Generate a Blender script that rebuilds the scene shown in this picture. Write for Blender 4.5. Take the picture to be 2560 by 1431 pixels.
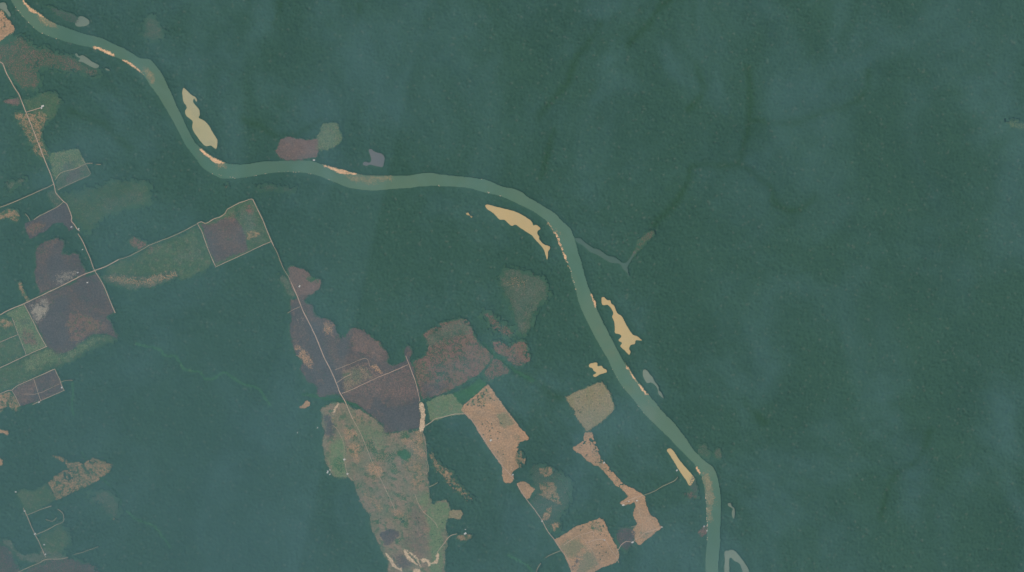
import bpy, bmesh, math, random
import numpy as np
from mathutils import Vector
from mathutils.geometry import delaunay_2d_cdt

# ------------------------------------------------------------------ scale
# 1 unit = 1 m.  The image is 2560 x 1431 map steps of 3 m, north up.
S = 3.0
CX, CY = 1280.0, 715.5
CAM_H = 14000.0
SUN_EL, SUN_AZ = math.radians(60), math.radians(52)      # azimuth clockwise from north

for o in list(bpy.data.objects):
    bpy.data.objects.remove(o)
scene = bpy.context.scene
COL = scene.collection
rnd = random.Random(7)

# ------------------------------------------------------------------ camera
cam = bpy.data.cameras.new('camera')
cam.sensor_width = 36.0
cam.lens = 36.0 * CAM_H / (2560 * S)
cam.clip_start, cam.clip_end = 50.0, 200000.0
cam_o = bpy.data.objects.new('camera', cam)
cam_o.location = (0, 0, CAM_H)
COL.objects.link(cam_o)
scene.camera = cam_o

# ------------------------------------------------------------------ sky, sun, exposure
world = bpy.data.worlds.new('World')
scene.world = world
world.use_nodes = True
wn = world.node_tree
sky = wn.nodes.new('ShaderNodeTexSky')
sky.sky_type = 'NISHITA'
sky.sun_disc = False
sky.sun_elevation = SUN_EL
sky.sun_rotation = SUN_AZ
wn.links.new(sky.outputs[0], wn.nodes['Background'].inputs[0])
wn.nodes['Background'].inputs[1].default_value = 0.10
sun = bpy.data.lights.new('sun', 'SUN')
sun.energy = 3.4
sun.angle = math.radians(0.53)
sun.color = (1.0, 0.95, 0.88)
sun_o = bpy.data.objects.new('sun', sun)
sun_o.rotation_euler = (math.pi / 2 - SUN_EL, 0, math.pi - SUN_AZ)
sun_o.location = (2000, 2000, 3000)
COL.objects.link(sun_o)
scene.view_settings.view_transform = 'Standard'
scene.view_settings.look = 'None'
scene.view_settings.gamma = 1.0
scene.view_settings.use_curve_mapping = False
scene.view_settings.exposure = 0.0
scene.render.engine = 'CYCLES'
cy = scene.cycles
cy.max_bounces = 3
cy.diffuse_bounces = 1
cy.glossy_bounces = 1
cy.transparent_max_bounces = 16
cy.volume_bounces = 0
cy.use_denoising = True
cy.use_adaptive_sampling = False
cy.volume_max_steps = 64
cy.volume_step_rate = 3.0

# ------------------------------------------------------------------ small helpers
def W(px, py):
    return ((px - CX) * S, (CY - py) * S)

def P(s):
    """'x,y x,y' -> array of map points"""
    return np.array([[float(v) for v in t.split(',')] for t in s.split()])

def tag(o, label=None, cat=None, group=None, kind=None):
    if label: o['label'] = label
    if cat: o['category'] = cat
    if group: o['group'] = group
    if kind: o['kind'] = kind
    return o

def link(name, mesh, parent=None):
    o = bpy.data.objects.new(name, mesh)
    COL.objects.link(o)
    if parent is not None:
        o.parent = parent
    return o

def mesh_arrays(name, verts, faces, mat, attrs=None, smooth=False):
    """verts (n,3), faces (m,3|4) -> mesh"""
    me = bpy.data.meshes.new(name)
    verts = np.ascontiguousarray(verts, dtype=np.float32)
    faces = np.ascontiguousarray(faces, dtype=np.int32)
    k = faces.shape[1]
    me.vertices.add(len(verts))
    me.vertices.foreach_set('co', verts.ravel())
    me.loops.add(faces.size)
    me.loops.foreach_set('vertex_index', faces.ravel())
    me.polygons.add(len(faces))
    me.polygons.foreach_set('loop_start', np.arange(0, faces.size, k, dtype=np.int32))
    me.update(calc_edges=True)

    if smooth:
        me.polygons.foreach_set('use_smooth', np.ones(len(faces), dtype=bool))
    for an, (typ, data) in (attrs or {}).items():
        a = me.attributes.new(an, typ, 'POINT')
        key = 'value' if typ == 'FLOAT' else 'color'
        a.data.foreach_set(key, np.ascontiguousarray(data, dtype=np.float32).ravel())
    me.materials.append(mat)
    return me

def vnoise(x, y, scale, seed):
    """smooth value noise in 0..1 at map points"""
    r = np.random.RandomState(seed).rand(256, 256)
    u, v = x / scale + 1000.0, y / scale + 1000.0
    i, j = np.floor(u).astype(int), np.floor(v).astype(int)
    fu, fv = u - i, v - j
    fu, fv = fu * fu * (3 - 2 * fu), fv * fv * (3 - 2 * fv)
    i0, j0, i1, j1 = i % 256, j % 256, (i + 1) % 256, (j + 1) % 256
    return (r[j0, i0] * (1 - fu) + r[j0, i1] * fu) * (1 - fv) + (r[j1, i0] * (1 - fu) + r[j1, i1] * fu) * fv

def fbm(x, y, scale, seed, octs=3):
    t, a, n = 0, 1.0, 0
    for k in range(octs):
        t = t + a * vnoise(x, y, scale / 2 ** k, seed + 11 * k)
        n += a
        a *= 0.55
    return t / n

def inside(poly, x, y):
    res = np.zeros(x.shape, bool)
    n = len(poly)
    for a in range(n):
        x0, y0 = poly[a]
        x1, y1 = poly[(a + 1) % n]
        if y0 == y1:
            continue
        c = (y0 > y) != (y1 > y)
        res ^= c & (x < (x1 - x0) * (y - y0) / (y1 - y0) + x0)
    return res

def seg_dist(line, x, y):
    d = np.full(x.shape, 1e9)
    for (x0, y0), (x1, y1) in zip(line[:-1], line[1:]):
        dx, dy = x1 - x0, y1 - y0
        t = np.clip(((x - x0) * dx + (y - y0) * dy) / (dx * dx + dy * dy + 1e-9), 0, 1)
        d = np.minimum(d, np.hypot(x - x0 - t * dx, y - y0 - t * dy))
    return d

def blur(a, n):
    a = a.astype(np.float32)
    for _ in range(n):
        b = np.pad(a, 1, mode='edge')
        a = (b[:-2, 1:-1] + b[2:, 1:-1] + b[1:-1, :-2] + b[1:-1, 2:] + 2 * b[1:-1, 1:-1]) / 6
    return a

def boxes(a, r):
    n = 2 * r + 1
    for ax in (0, 1):
        b = np.pad(a, [(r + 1, r) if k == ax else (0, 0) for k in (0, 1)], mode='edge').cumsum(axis=ax, dtype=np.float64)
        a = (b[n:] - b[:-n]) / n if ax == 0 else (b[:, n:] - b[:, :-n]) / n
    return a

def gauss(a, sigma):
    """three box passes; sigma in cells"""
    a = a.astype(np.float64)
    r = max(1, int(round(math.sqrt(sigma * sigma + .25) - .5)))
    for _ in range(3):
        a = boxes(a, r)
    return a

def smooth_line(p, step=3.0, closed=False):
    """Catmull-Rom resample of a traced outline"""
    p = np.asarray(p, float)
    n = len(p)
    out = []
    rng = range(n) if closed else range(n - 1)
    for i in rng:
        if closed:
            p0, p1, p2, p3 = p[i - 1], p[i], p[(i + 1) % n], p[(i + 2) % n]
        else:
            p0, p1, p2, p3 = p[max(i - 1, 0)], p[i], p[i + 1], p[min(i + 2, n - 1)]
        m = max(1, int(np.hypot(*(p2 - p1)) / step))
        for k in range(m):
            t = k / m
            out.append(0.5 * (2 * p1 + (p2 - p0) * t + (2 * p0 - 5 * p1 + 4 * p2 - p3) * t * t + (3 * p1 - p0 - 3 * p2 + p3) * t ** 3))
    if not closed:
        out.append(p[-1])
    return np.array(out)

def rough(p, amp, scale, seed):
    p = np.asarray(p, float)
    nx = fbm(p[:, 0], p[:, 1], scale, seed) - 0.5
    ny = fbm(p[:, 0], p[:, 1], scale, seed + 5) - 0.5
    return p + 2 * amp * np.stack([nx, ny], 1)

def sheet(name, poly, z, mat, parent=None):
    """a flat outline with its own thin edge (an n-gon triangulated by Blender)"""
    pts = [Vector(W(*q)) for q in poly]
    vs, _, fs, *_ = delaunay_2d_cdt(pts, [], [list(range(len(pts)))], 1, 1e-3)
    me = bpy.data.meshes.new(name)
    me.from_pydata([(v.x, v.y, z) for v in vs], [], [f if sum(vs[f[i]].x * vs[f[(i + 1) % len(f)]].y - vs[f[(i + 1) % len(f)]].x * vs[f[i]].y for i in range(len(f))) > 0 else f[::-1] for f in fs])
    me.materials.append(mat)
    return link(name, me, parent)

# ------------------------------------------------------------------ materials
def new_mat(name):
    m = bpy.data.materials.new(name)
    m.use_nodes = True
    nt = m.node_tree
    b = nt.nodes['Principled BSDF']
    b.inputs['Roughness'].default_value = 0.95
    b.inputs['Specular IOR Level'].default_value = 0.15
    return m, nt, b

def N(nt, t, **kw):
    n = nt.nodes.new(t)
    for k, v in kw.items():
        setattr(n, k, v)
    return n

def pos_noise(nt, scale_m, detail=3.0, stretch=None, rough_=0.55, rot=0.0, swirl=0.0):
    g = N(nt, 'ShaderNodeNewGeometry')
    mp = N(nt, 'ShaderNodeMapping')
    nt.links.new(g.outputs['Position'], mp.inputs['Vector'])
    sx, sy = stretch or (1, 1)
    mp.inputs['Rotation'].default_value = (0, 0, rot)
    mp.inputs['Scale'].default_value = (sx / scale_m, sy / scale_m, 1e-4)
    t = N(nt, 'ShaderNodeTexNoise')
    t.inputs['Scale'].default_value = 1.0
    t.inputs['Detail'].default_value = detail
    t.inputs['Roughness'].default_value = rough_
    t.inputs['Distortion'].default_value = swirl
    nt.links.new(mp.outputs[0], t.inputs['Vector'])
    return t.outputs['Fac']

def maprange(nt, src, a, b, c=0.0, d=1.0, smooth=True):
    m = N(nt, 'ShaderNodeMapRange')
    m.interpolation_type = 'SMOOTHSTEP' if smooth else 'LINEAR'
    nt.links.new(src, m.inputs['Value'])
    for k, v in zip(('From Min', 'From Max', 'To Min', 'To Max'), (a, b, c, d)):
        m.inputs[k].default_value = v
    return m.outputs['Result']

def mixcol(nt, fac, a, b):
    m = N(nt, 'ShaderNodeMix', data_type='RGBA')
    nt.links.new(fac, m.inputs[0])
    for s, v in ((m.inputs[6], a), (m.inputs[7], b)):
        if isinstance(v, tuple):
            s.default_value = (*v, 1)
        else:
            nt.links.new(v, s)
    return m.outputs[2]

def math_(nt, op, a, b=None):
    m = N(nt, 'ShaderNodeMath', operation=op)
    for s, v in zip(m.inputs, (a, b)):
        if v is None:
            continue
        if isinstance(v, (int, float)):
            s.default_value = v
        else:
            nt.links.new(v, s)
    return m.outputs[0]

FIELD = {}
def field_mat(key, c1, c2, c3, big=140.0, mid=38.0, fine=13.0, k3=(0.52, 0.66), rot=0.5, stretch=(1, 1), inner=0.25, thin=0.0):
    """ground of a clearing: two soils in broad patches, a third in clumps, fine speckle, thinning at its rim"""
    m, nt, b = new_mat(key)
    c1, c2, c3 = [(c[0], c[1] * .97, c[2] * .84) for c in (c1, c2, c3)]
    a = mixcol(nt, maprange(nt, pos_noise(nt, big, 4, stretch, 0.6, rot), 0.36, 0.64), c1, c2)
    a = mixcol(nt, maprange(nt, pos_noise(nt, mid, 4, stretch, 0.65, rot), *k3), a, c3)
    sp = maprange(nt, pos_noise(nt, fine, 3, None, 0.7), 0.25, 0.75, 0.52, 1.48, False)
    v = N(nt, 'ShaderNodeVectorMath', operation='SCALE')
    nt.links.new(a, v.inputs[0])
    nt.links.new(sp, v.inputs['Scale'])
    nt.links.new(v.outputs[0], b.inputs['Base Color'])
    cov = N(nt, 'ShaderNodeAttribute', attribute_name='cover')
    amt = N(nt, 'ShaderNodeAttribute', attribute_name='amount')
    n = math_(nt, 'MULTIPLY', math_(nt, 'SUBTRACT', math_(nt, 'ADD', math_(nt, 'MULTIPLY', pos_noise(nt, 34, 5, None, 0.7), 0.6), math_(nt, 'MULTIPLY', pos_noise(nt, 120, 4, None, 0.6), 0.4)), 0.5), 3.2)
    # noise only matters where the cover is partial
    n = math_(nt, 'MULTIPLY', n, maprange(nt, cov.outputs['Fac'], 0.97, 0.7, inner, 1.0))
    al = maprange(nt, math_(nt, 'ADD', math_(nt, 'SUBTRACT', cov.outputs['Fac'], thin), n), 0.15, 0.85)
    al = math_(nt, 'MULTIPLY', al, amt.outputs['Fac'])
    # tufts and bare spots a few metres across: each either covers the soil or does not
    g = N(nt, 'ShaderNodeNewGeometry')
    sn = N(nt, 'ShaderNodeVectorMath', operation='SNAP')
    sn.inputs[1].default_value = (3.4, 3.4, 1000.0)
    jit = N(nt, 'ShaderNodeVectorMath', operation='ADD')
    nz = N(nt, 'ShaderNodeTexNoise'); nz.inputs['Scale'].default_value = 0.11; nz.inputs['Detail'].default_value = 1.0
    nt.links.new(g.outputs['Position'], nz.inputs['Vector'])
    sc_ = N(nt, 'ShaderNodeVectorMath', operation='SCALE'); sc_.inputs['Scale'].default_value = 9.0
    nt.links.new(nz.outputs['Color'], sc_.inputs[0])
    nt.links.new(g.outputs['Position'], jit.inputs[0]); nt.links.new(sc_.outputs[0], jit.inputs[1])
    nt.links.new(jit.outputs[0], sn.inputs[0])
    wn_ = N(nt, 'ShaderNodeTexWhiteNoise', noise_dimensions='2D')
    nt.links.new(sn.outputs[0], wn_.inputs['Vector'])
    al = math_(nt, 'GREATER_THAN', al, math_(nt, 'ADD', math_(nt, 'MULTIPLY', wn_.outputs['Value'], 0.97), 0.015))
    nt.links.new(al, b.inputs['Alpha'])
    FIELD[key] = m

PINK, PINK2 = (0.43, 0.238, 0.135), (0.335, 0.20, 0.115)
RED, ASH, PALE = (0.182, 0.10, 0.085), (0.082, 0.070, 0.074), (0.30, 0.25, 0.21)
GRN, OLV, REG, DEEP = (0.125, 0.195, 0.085), (0.225, 0.18, 0.10), (0.054, 0.105, 0.05), (0.03, 0.095, 0.035)
field_mat('pink_pasture', PINK, PINK2, (0.42, 0.25, 0.15))
field_mat('pink_scrub', PINK2, (0.24, 0.165, 0.095), REG, k3=(0.48, 0.6), mid=28, inner=0.8, thin=0.28)
field_mat('red_scrub', RED, (0.17, 0.105, 0.075), REG, k3=(0.52, 0.66), mid=26, inner=0.85, thin=0.36)
field_mat('red_soil', (0.165, 0.10, 0.088), (0.14, 0.096, 0.086), (0.195, 0.118, 0.098), inner=0.7)
field_mat('burnt_ground', (0.115, 0.082, 0.076), ASH, (0.145, 0.095, 0.082), big=200, inner=0.75, thin=0.16)
field_mat('ash_ground', ASH, (0.096, 0.082, 0.086), (0.076, 0.067, 0.073), big=120, inner=0.7)
field_mat('pale_ash', PALE, (0.19, 0.16, 0.145), ASH, mid=30, k3=(0.5, 0.62))
field_mat('green_pasture', (0.118, 0.172, 0.085), (0.145, 0.18, 0.095), (0.20, 0.18, 0.115), k3=(0.5, 0.68), mid=30, inner=0.4)
field_mat('olive_pasture', OLV, (0.25, 0.19, 0.115), (0.18, 0.175, 0.09), mid=24, stretch=(2.2, 0.7), rot=0.9)
field_mat('savanna', (0.15, 0.148, 0.094), (0.245, 0.165, 0.118), (0.088, 0.122, 0.066), big=95, mid=48, k3=(0.5, 0.63), inner=0.6, thin=0.05)
field_mat('regrowth', REG, (0.075, 0.118, 0.06), (0.11, 0.125, 0.075), mid=34, k3=(0.5, 0.66), inner=0.9, thin=0.25)
field_mat('dry_regrowth', (0.108, 0.124, 0.09), (0.082, 0.115, 0.075), (0.14, 0.125, 0.098), mid=34, inner=0.9, thin=0.3)
field_mat('lush_green', DEEP, (0.035, 0.115, 0.04), (0.05, 0.13, 0.05))
field_mat('bare_sand', (0.62, 0.44, 0.31), (0.52, 0.36, 0.25), (0.40, 0.27, 0.18), mid=22, k3=(0.55, 0.68))
field_mat('river_sand', (0.78, 0.47, 0.28), (0.66, 0.38, 0.22), (0.44, 0.27, 0.16), big=60, mid=25, k3=(0.58, 0.7))
field_mat('wet_sand', (0.27, 0.215, 0.125), (0.22, 0.19, 0.12), (0.33, 0.225, 0.13), big=80, mid=40)
field_mat('dark_mud', (0.085, 0.085, 0.085), (0.10, 0.10, 0.10), (0.075, 0.095, 0.085))
field_mat('grey_mud', (0.16, 0.165, 0.12), (0.14, 0.15, 0.12), (0.12, 0.14, 0.11))

def road_mat(name, c1, c2):
    m, nt, b = new_mat(name)
    c = mixcol(nt, maprange(nt, pos_noise(nt, 60, 4), 0.35, 0.65), c1, c2)
    c = mixcol(nt, maprange(nt, pos_noise(nt, 9, 2), 0.55, 0.75, 0, 0.5), c, (0.2, 0.15, 0.09))
    nt.links.new(c, b.inputs['Base Color'])
    return m
M_ROAD = road_mat('dirt_road_laterite', (0.56, 0.37, 0.26), (0.44, 0.29, 0.20))
M_TRACK = road_mat('farm_track_soil', (0.50, 0.345, 0.23), (0.37, 0.26, 0.17))

def water_mat(name, c1, c2, c3, rot=0.0, stretch=(1, 1), big=900.0):
    m, nt, b = new_mat(name)
    a = mixcol(nt, maprange(nt, pos_noise(nt, big, 4, stretch, 0.5, rot), 0.35, 0.65), c1, c2)
    a = mixcol(nt, maprange(nt, pos_noise(nt, big * 0.3, 5, stretch, 0.6, rot), 0.5, 0.8, 0, 0.6), a, c3)
    nt.links.new(a, b.inputs['Base Color'])
    b.inputs['Roughness'].default_value = 0.32
    b.inputs['IOR'].default_value = 1.33
    b.inputs['Specular IOR Level'].default_value = 0.5
    bp = N(nt, 'ShaderNodeBump')
    bp.inputs['Strength'].default_value = 0.15
    bp.inputs['Distance'].default_value = 1.0
    nt.links.new(pos_noise(nt, 14, 3), bp.inputs['Height'])
    nt.links.new(bp.outputs[0], b.inputs['Normal'])
    return m
M_RIVER = water_mat('river_water', (0.068, 0.138, 0.080), (0.098, 0.156, 0.086), (0.145, 0.162, 0.086))
M_TAN = water_mat('silty_water', (0.54, 0.355, 0.145), (0.50, 0.35, 0.15), (0.45, 0.33, 0.15), big=350)
M_TANG = water_mat('pale_green_silty_water', (0.46, 0.365, 0.175), (0.40, 0.34, 0.175), (0.28, 0.28, 0.17), big=350)
M_DULL = water_mat('dull_lake_water', (0.19, 0.21, 0.14), (0.165, 0.19, 0.13), (0.14, 0.165, 0.12), big=200)
M_GREY = water_mat('grey_pond_water', (0.15, 0.135, 0.125), (0.125, 0.125, 0.12), (0.10, 0.11, 0.10), big=120)
M_CREEK = water_mat('creek_water', (0.055, 0.10, 0.068), (0.065, 0.105, 0.072), (0.05, 0.085, 0.055), big=120)

def forest_mat(name, dark, mid, light, valley, rare):
    m, nt, b = new_mat(name)
    at = N(nt, 'ShaderNodeAttribute', attribute_name='tone')
    sp = N(nt, 'ShaderNodeSeparateColor')
    nt.links.new(at.outputs['Color'], sp.inputs[0])
    c = mixcol(nt, maprange(nt, sp.outputs[0], 0.0, 0.7, 0, 1, False), dark, mid)
    c = mixcol(nt, maprange(nt, sp.outputs[0], 0.72, 1.0), c, light)
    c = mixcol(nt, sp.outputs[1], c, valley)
    c = mixcol(nt, maprange(nt, pos_noise(nt, 420, 4), 0.45, 0.7, 0, 0.35), c, mid)
    c = mixcol(nt, sp.outputs[2], c, rare)
    nt.links.new(c, b.inputs['Base Color'])
    return m
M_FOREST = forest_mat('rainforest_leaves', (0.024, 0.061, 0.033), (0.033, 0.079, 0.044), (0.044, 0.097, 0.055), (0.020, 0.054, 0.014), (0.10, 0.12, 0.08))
M_STRIP = forest_mat('streamside_leaves', (0.03, 0.098, 0.036), (0.045, 0.125, 0.048), (0.062, 0.15, 0.058), (0.03, 0.10, 0.03), (0.10, 0.19, 0.07))
M_STRIP2 = forest_mat('dark_streamside_leaves', (0.022, 0.07, 0.024), (0.03, 0.088, 0.032), (0.04, 0.10, 0.04), (0.025, 0.08, 0.02), (0.08, 0.14, 0.05))

m, nt, b = new_mat('forest_floor')
c = mixcol(nt, maprange(nt, pos_noise(nt, 45, 5), 0.35, 0.65), (0.036, 0.086, 0.043), (0.048, 0.102, 0.052))
nt.links.new(c, b.inputs['Base Color'])
M_FLOOR = m

# ================================================================== TRACED PLAN (map steps)
RIVER_W = P('-25,-205 -10,-120 8,-45 27,0 38,17 50,35 65,50 85,70 100,81 120,90 150,100 190,111 225,119 255,127 282,140 315,155 337,170 360,190 377,217 395,240 410,265 425,290 440,317 457,350 467,368 490,398 507,420 527,433 544,443 562,447 594,446 624,442 657,436 687,432 717,430 742,431 772,434 797,440 819,449 844,459 867,468 892,473 922,476 952,476 982,473 1024,470 1049,467 1079,465 1106,466 1136,467 1169,470 1199,478 1224,484 1249,490 1274,500 1299,512 1324,524 1346,538 1366,554 1381,573 1396,595 1406,620 1416,648 1424,670 1431,700 1439,723 1446,753 1459,786 1474,816 1489,846 1506,876 1521,901 1531,923 1546,953 1563,976 1581,996 1596,1016 1618,1043 1646,1070 1671,1094 1691,1115 1711,1135 1728,1153 1741,1168 1751,1185 1758,1208 1763,1235 1766,1268 1767,1298 1768,1328 1768,1355 1765,1383 1763,1405 1765,1431 1772,1500 1795,1640')
RIVER_E = P('10,-205 20,-120 38,-45 54,0 62,10 75,20 100,37 120,49 140,60 165,69 195,80 220,87 240,92 262,99 287,112 312,122 335,137 352,146 375,149 387,160 405,185 417,210 430,237 442,265 455,292 470,325 485,352 500,368 512,380 527,390 544,400 567,409 587,412 612,412 642,407 672,404 702,403 737,402 764,402 784,404 807,412 829,418 857,425 887,433 917,439 962,440 999,440 1024,439 1051,434 1079,433 1101,437 1131,440 1164,443 1196,447 1216,450 1239,460 1261,468 1286,473 1304,480 1321,494 1341,505 1366,520 1389,535 1406,553 1424,570 1433,588 1439,608 1446,633 1454,658 1461,685 1471,718 1481,743 1491,771 1504,798 1519,828 1534,858 1546,881 1558,903 1573,926 1591,951 1611,976 1636,1003 1648,1018 1668,1041 1686,1058 1697,1073 1716,1098 1733,1123 1751,1143 1768,1158 1782,1167 1790,1183 1796,1203 1800,1228 1802,1263 1801,1298 1800,1330 1800,1360 1797,1388 1796,1431 1803,1500 1828,1640')

# name, label, outline, material
LAKES = [
 ('oxbow_lake', 'pale green hourglass lake beside the first long bend of the river', '459,220 467,227 480,239 487,242 493,250 491,255 485,247 483,256 490,265 498,275 500,287 497,295 512,303 522,314 531,330 540,345 544,352 541,372 535,370 527,364 515,366 505,358 495,345 485,330 481,318 482,305 476,298 466,290 463,278 467,270 464,262 460,258 457,245 456,232', M_TANG),
 ('oxbow_lake', 'tan fish-shaped lake inside the big central river bend', '1213,515 1219,512 1239,517 1264,523 1289,530 1309,540 1324,550 1331,558 1333,564 1340,563 1349,568 1351,573 1344,578 1343,585 1348,592 1348,598 1356,608 1364,613 1373,615 1376,620 1371,628 1370,638 1368,650 1364,638 1360,625 1351,613 1339,600 1331,590 1319,582 1301,570 1289,562 1280,565 1270,558 1261,550 1249,549 1239,539 1229,530 1219,524', M_TAN),
 ('pond', 'tiny tan pond west of the fish-shaped lake', '1165,534 1171,532 1174,537 1181,543 1178,545 1173,539 1168,538', M_TAN),
 ('oxbow_lake', 'tan lake with ragged southern arms on the east bank', '1504,746 1510,743 1518,751 1525,751 1529,760 1536,766 1543,783 1555,792 1566,813 1577,831 1583,838 1593,841 1605,852 1590,851 1587,860 1577,863 1573,872 1576,880 1573,887 1563,878 1551,866 1555,858 1546,851 1553,843 1551,837 1538,833 1537,823 1536,808 1531,793 1533,783 1528,771 1519,763 1506,762', M_TAN),
 ('lake', 'small dull grey-green lake with a thin tail, east bank', '1608,926 1616,925 1622,933 1631,943 1636,953 1646,966 1647,976 1653,982 1660,997 1651,990 1646,985 1644,973 1636,962 1628,957 1618,958 1611,948 1607,938', M_DULL),
 ('oxbow_lake', 'narrow tan lake slanting along the lower west bank', '1667,1127 1671,1122 1677,1122 1685,1130 1698,1150 1713,1168 1728,1185 1736,1197 1731,1209 1724,1215 1715,1201 1706,1188 1696,1173 1684,1153 1674,1137', M_TAN),
 ('oxbow_lake', 'grey-green hoop-shaped lake at the bottom edge beside the river', '1811,1500 1811,1431 1812,1405 1812,1380 1821,1377 1828,1375 1838,1378 1846,1388 1858,1403 1868,1418 1873,1431 1885,1470 1893,1500 1875,1500 1866,1460 1857,1431 1851,1413 1846,1407 1836,1403 1828,1395 1823,1400 1823,1431 1824,1500', M_DULL),
 ('pond', 'thin green pond east of the lowest river reach', '1820,1259 1826,1258 1830,1267 1835,1270 1837,1285 1835,1297 1831,1293 1830,1280 1832,1273 1826,1268 1821,1265', M_DULL),
 ('lake', 'green lake cut by the left edge beside the topmost river reach', '-40,8 -6,8 11,7 17,15 19,25 27,36 24,43 17,35 10,27 -6,20 -40,22', M_DULL),
 ('lake', 'dull green lens-shaped lake south of the upper river', '188,136 192,134 197,141 207,139 220,147 230,155 248,164 240,171 225,166 207,156 196,153 201,147 192,142', M_DULL),
 ('pond', 'small sliver of water east of the dull lens-shaped lake', '263,172 268,172 275,176 269,177', M_DULL),
 ('lake', 'grey-green pointed lake north of the upper river', '200,41 215,46 225,56 217,64 197,67 188,62 193,50', M_DULL),
 ('pond', 'purplish grey pond north of the central river reach', '922,375 928,373 937,380 954,385 961,396 957,417 947,417 934,414 924,412 917,415 907,412 912,405 924,407 928,398 924,385', M_GREY),
 ('creek', 'dark blue-green creek joining the river from the east', '1438,597 1451,597 1464,608 1481,620 1499,625 1505,630 1519,640 1536,643 1546,650 1556,658 1566,656 1577,643 1586,628 1590,630 1580,648 1569,668 1574,690 1566,680 1558,673 1548,660 1526,657 1511,648 1494,638 1474,629 1459,615 1444,606', M_CREEK),
 ('pond', 'tan ragged pond on the west bank north of the square pasture', '1474,910 1486,907 1493,908 1494,916 1504,915 1508,921 1516,925 1516,931 1499,937 1488,943 1483,938 1491,933 1484,927 1481,921 1473,917', M_TAN),
]

SANDBARS = [
 ('long orange sandbar along the topmost river bank', '55,-8 62,5 73,15 83,25 100,35 110,43 105,44 92,35 77,30 66,17 59,8'),
 ('thin broken sandbar on the outer bank of the upper reach', '225,117 250,120 263,126 287,137 284,141 255,128'),
 ('narrow sandbar on the inner bank above the first sharp bend', '300,147 318,152 330,159 339,166 351,178 363,190 357,187 344,175 334,168 315,157'),
 ('bright orange sandbar below the hourglass lake', '497,369 505,373 512,379 522,387 534,395 549,402 566,409 554,410 536,408 531,403 524,396 517,392 510,386 502,379'),
 ('bright orange sandbar north of the central river reach', '802,411 814,413 827,417 842,421 857,425 872,430 893,435 884,438 872,434 862,437 854,437 844,433 829,425 819,418'),
 ('slim sandbar inside the big central bend', '1366,553 1374,559 1384,575 1397,594 1405,618 1415,645 1424,671 1421,668 1412,645 1403,620 1391,592 1380,574'),
 ('thin reddish sandbar on the east bank below the ragged lake', '1556,899 1566,914 1581,937 1591,951 1601,963 1613,978 1622,992 1610,984 1596,962 1583,945 1568,922'),
 ('short pale sandbar at the last sharp bend', '1738,1165 1742,1167 1748,1176 1753,1187 1750,1190 1744,1178'),
 ('sliver of sand on the east bank below the creek mouth', '1476,736 1480,738 1486,752 1491,770 1488,769 1482,752'),
]
SHOALS = ['86,36 110,43 130,54 142,61 152,67 130,66 112,59 95,52', '358,166 372,170 385,190 390,212 380,207 366,190',
 '528,408 560,410 578,412 560,419 540,421', '850,437 880,439 910,442 948,446 932,455 905,456 880,451 860,444',
 '1384,570 1398,580 1403,596 1396,592', '1750,1180 1766,1184 1777,1205 1781,1230 1786,1256 1779,1275 1768,1256 1765,1230 1757,1205',
 '1769,1262 1780,1275 1779,1300 1770,1310', '1606,972 1618,985 1632,1003 1622,1000', '930,441 975,441 1000,446 970,452 940,450']
MUDS = [('mud_flat', 'purplish wetland strip leading to the pointed grey-green lake', '118,14 140,22 162,31 180,37 199,43 194,62 172,54 160,47 142,37 127,25', 'dark_mud', 0.4),
        ('mud_flat', 'dull mud tail below the narrow slanting lake', '1728,1190 1738,1200 1748,1243 1742,1246 1730,1225 1722,1213', 'dark_mud', 0.5),
        ('mud_flat', 'reddish brown mud clearing above the creek', '1628,576 1641,580 1628,593 1618,605 1606,618 1593,630 1581,646 1577,643 1588,620 1593,603 1611,588', 'red_scrub', 0.45)]

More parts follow.
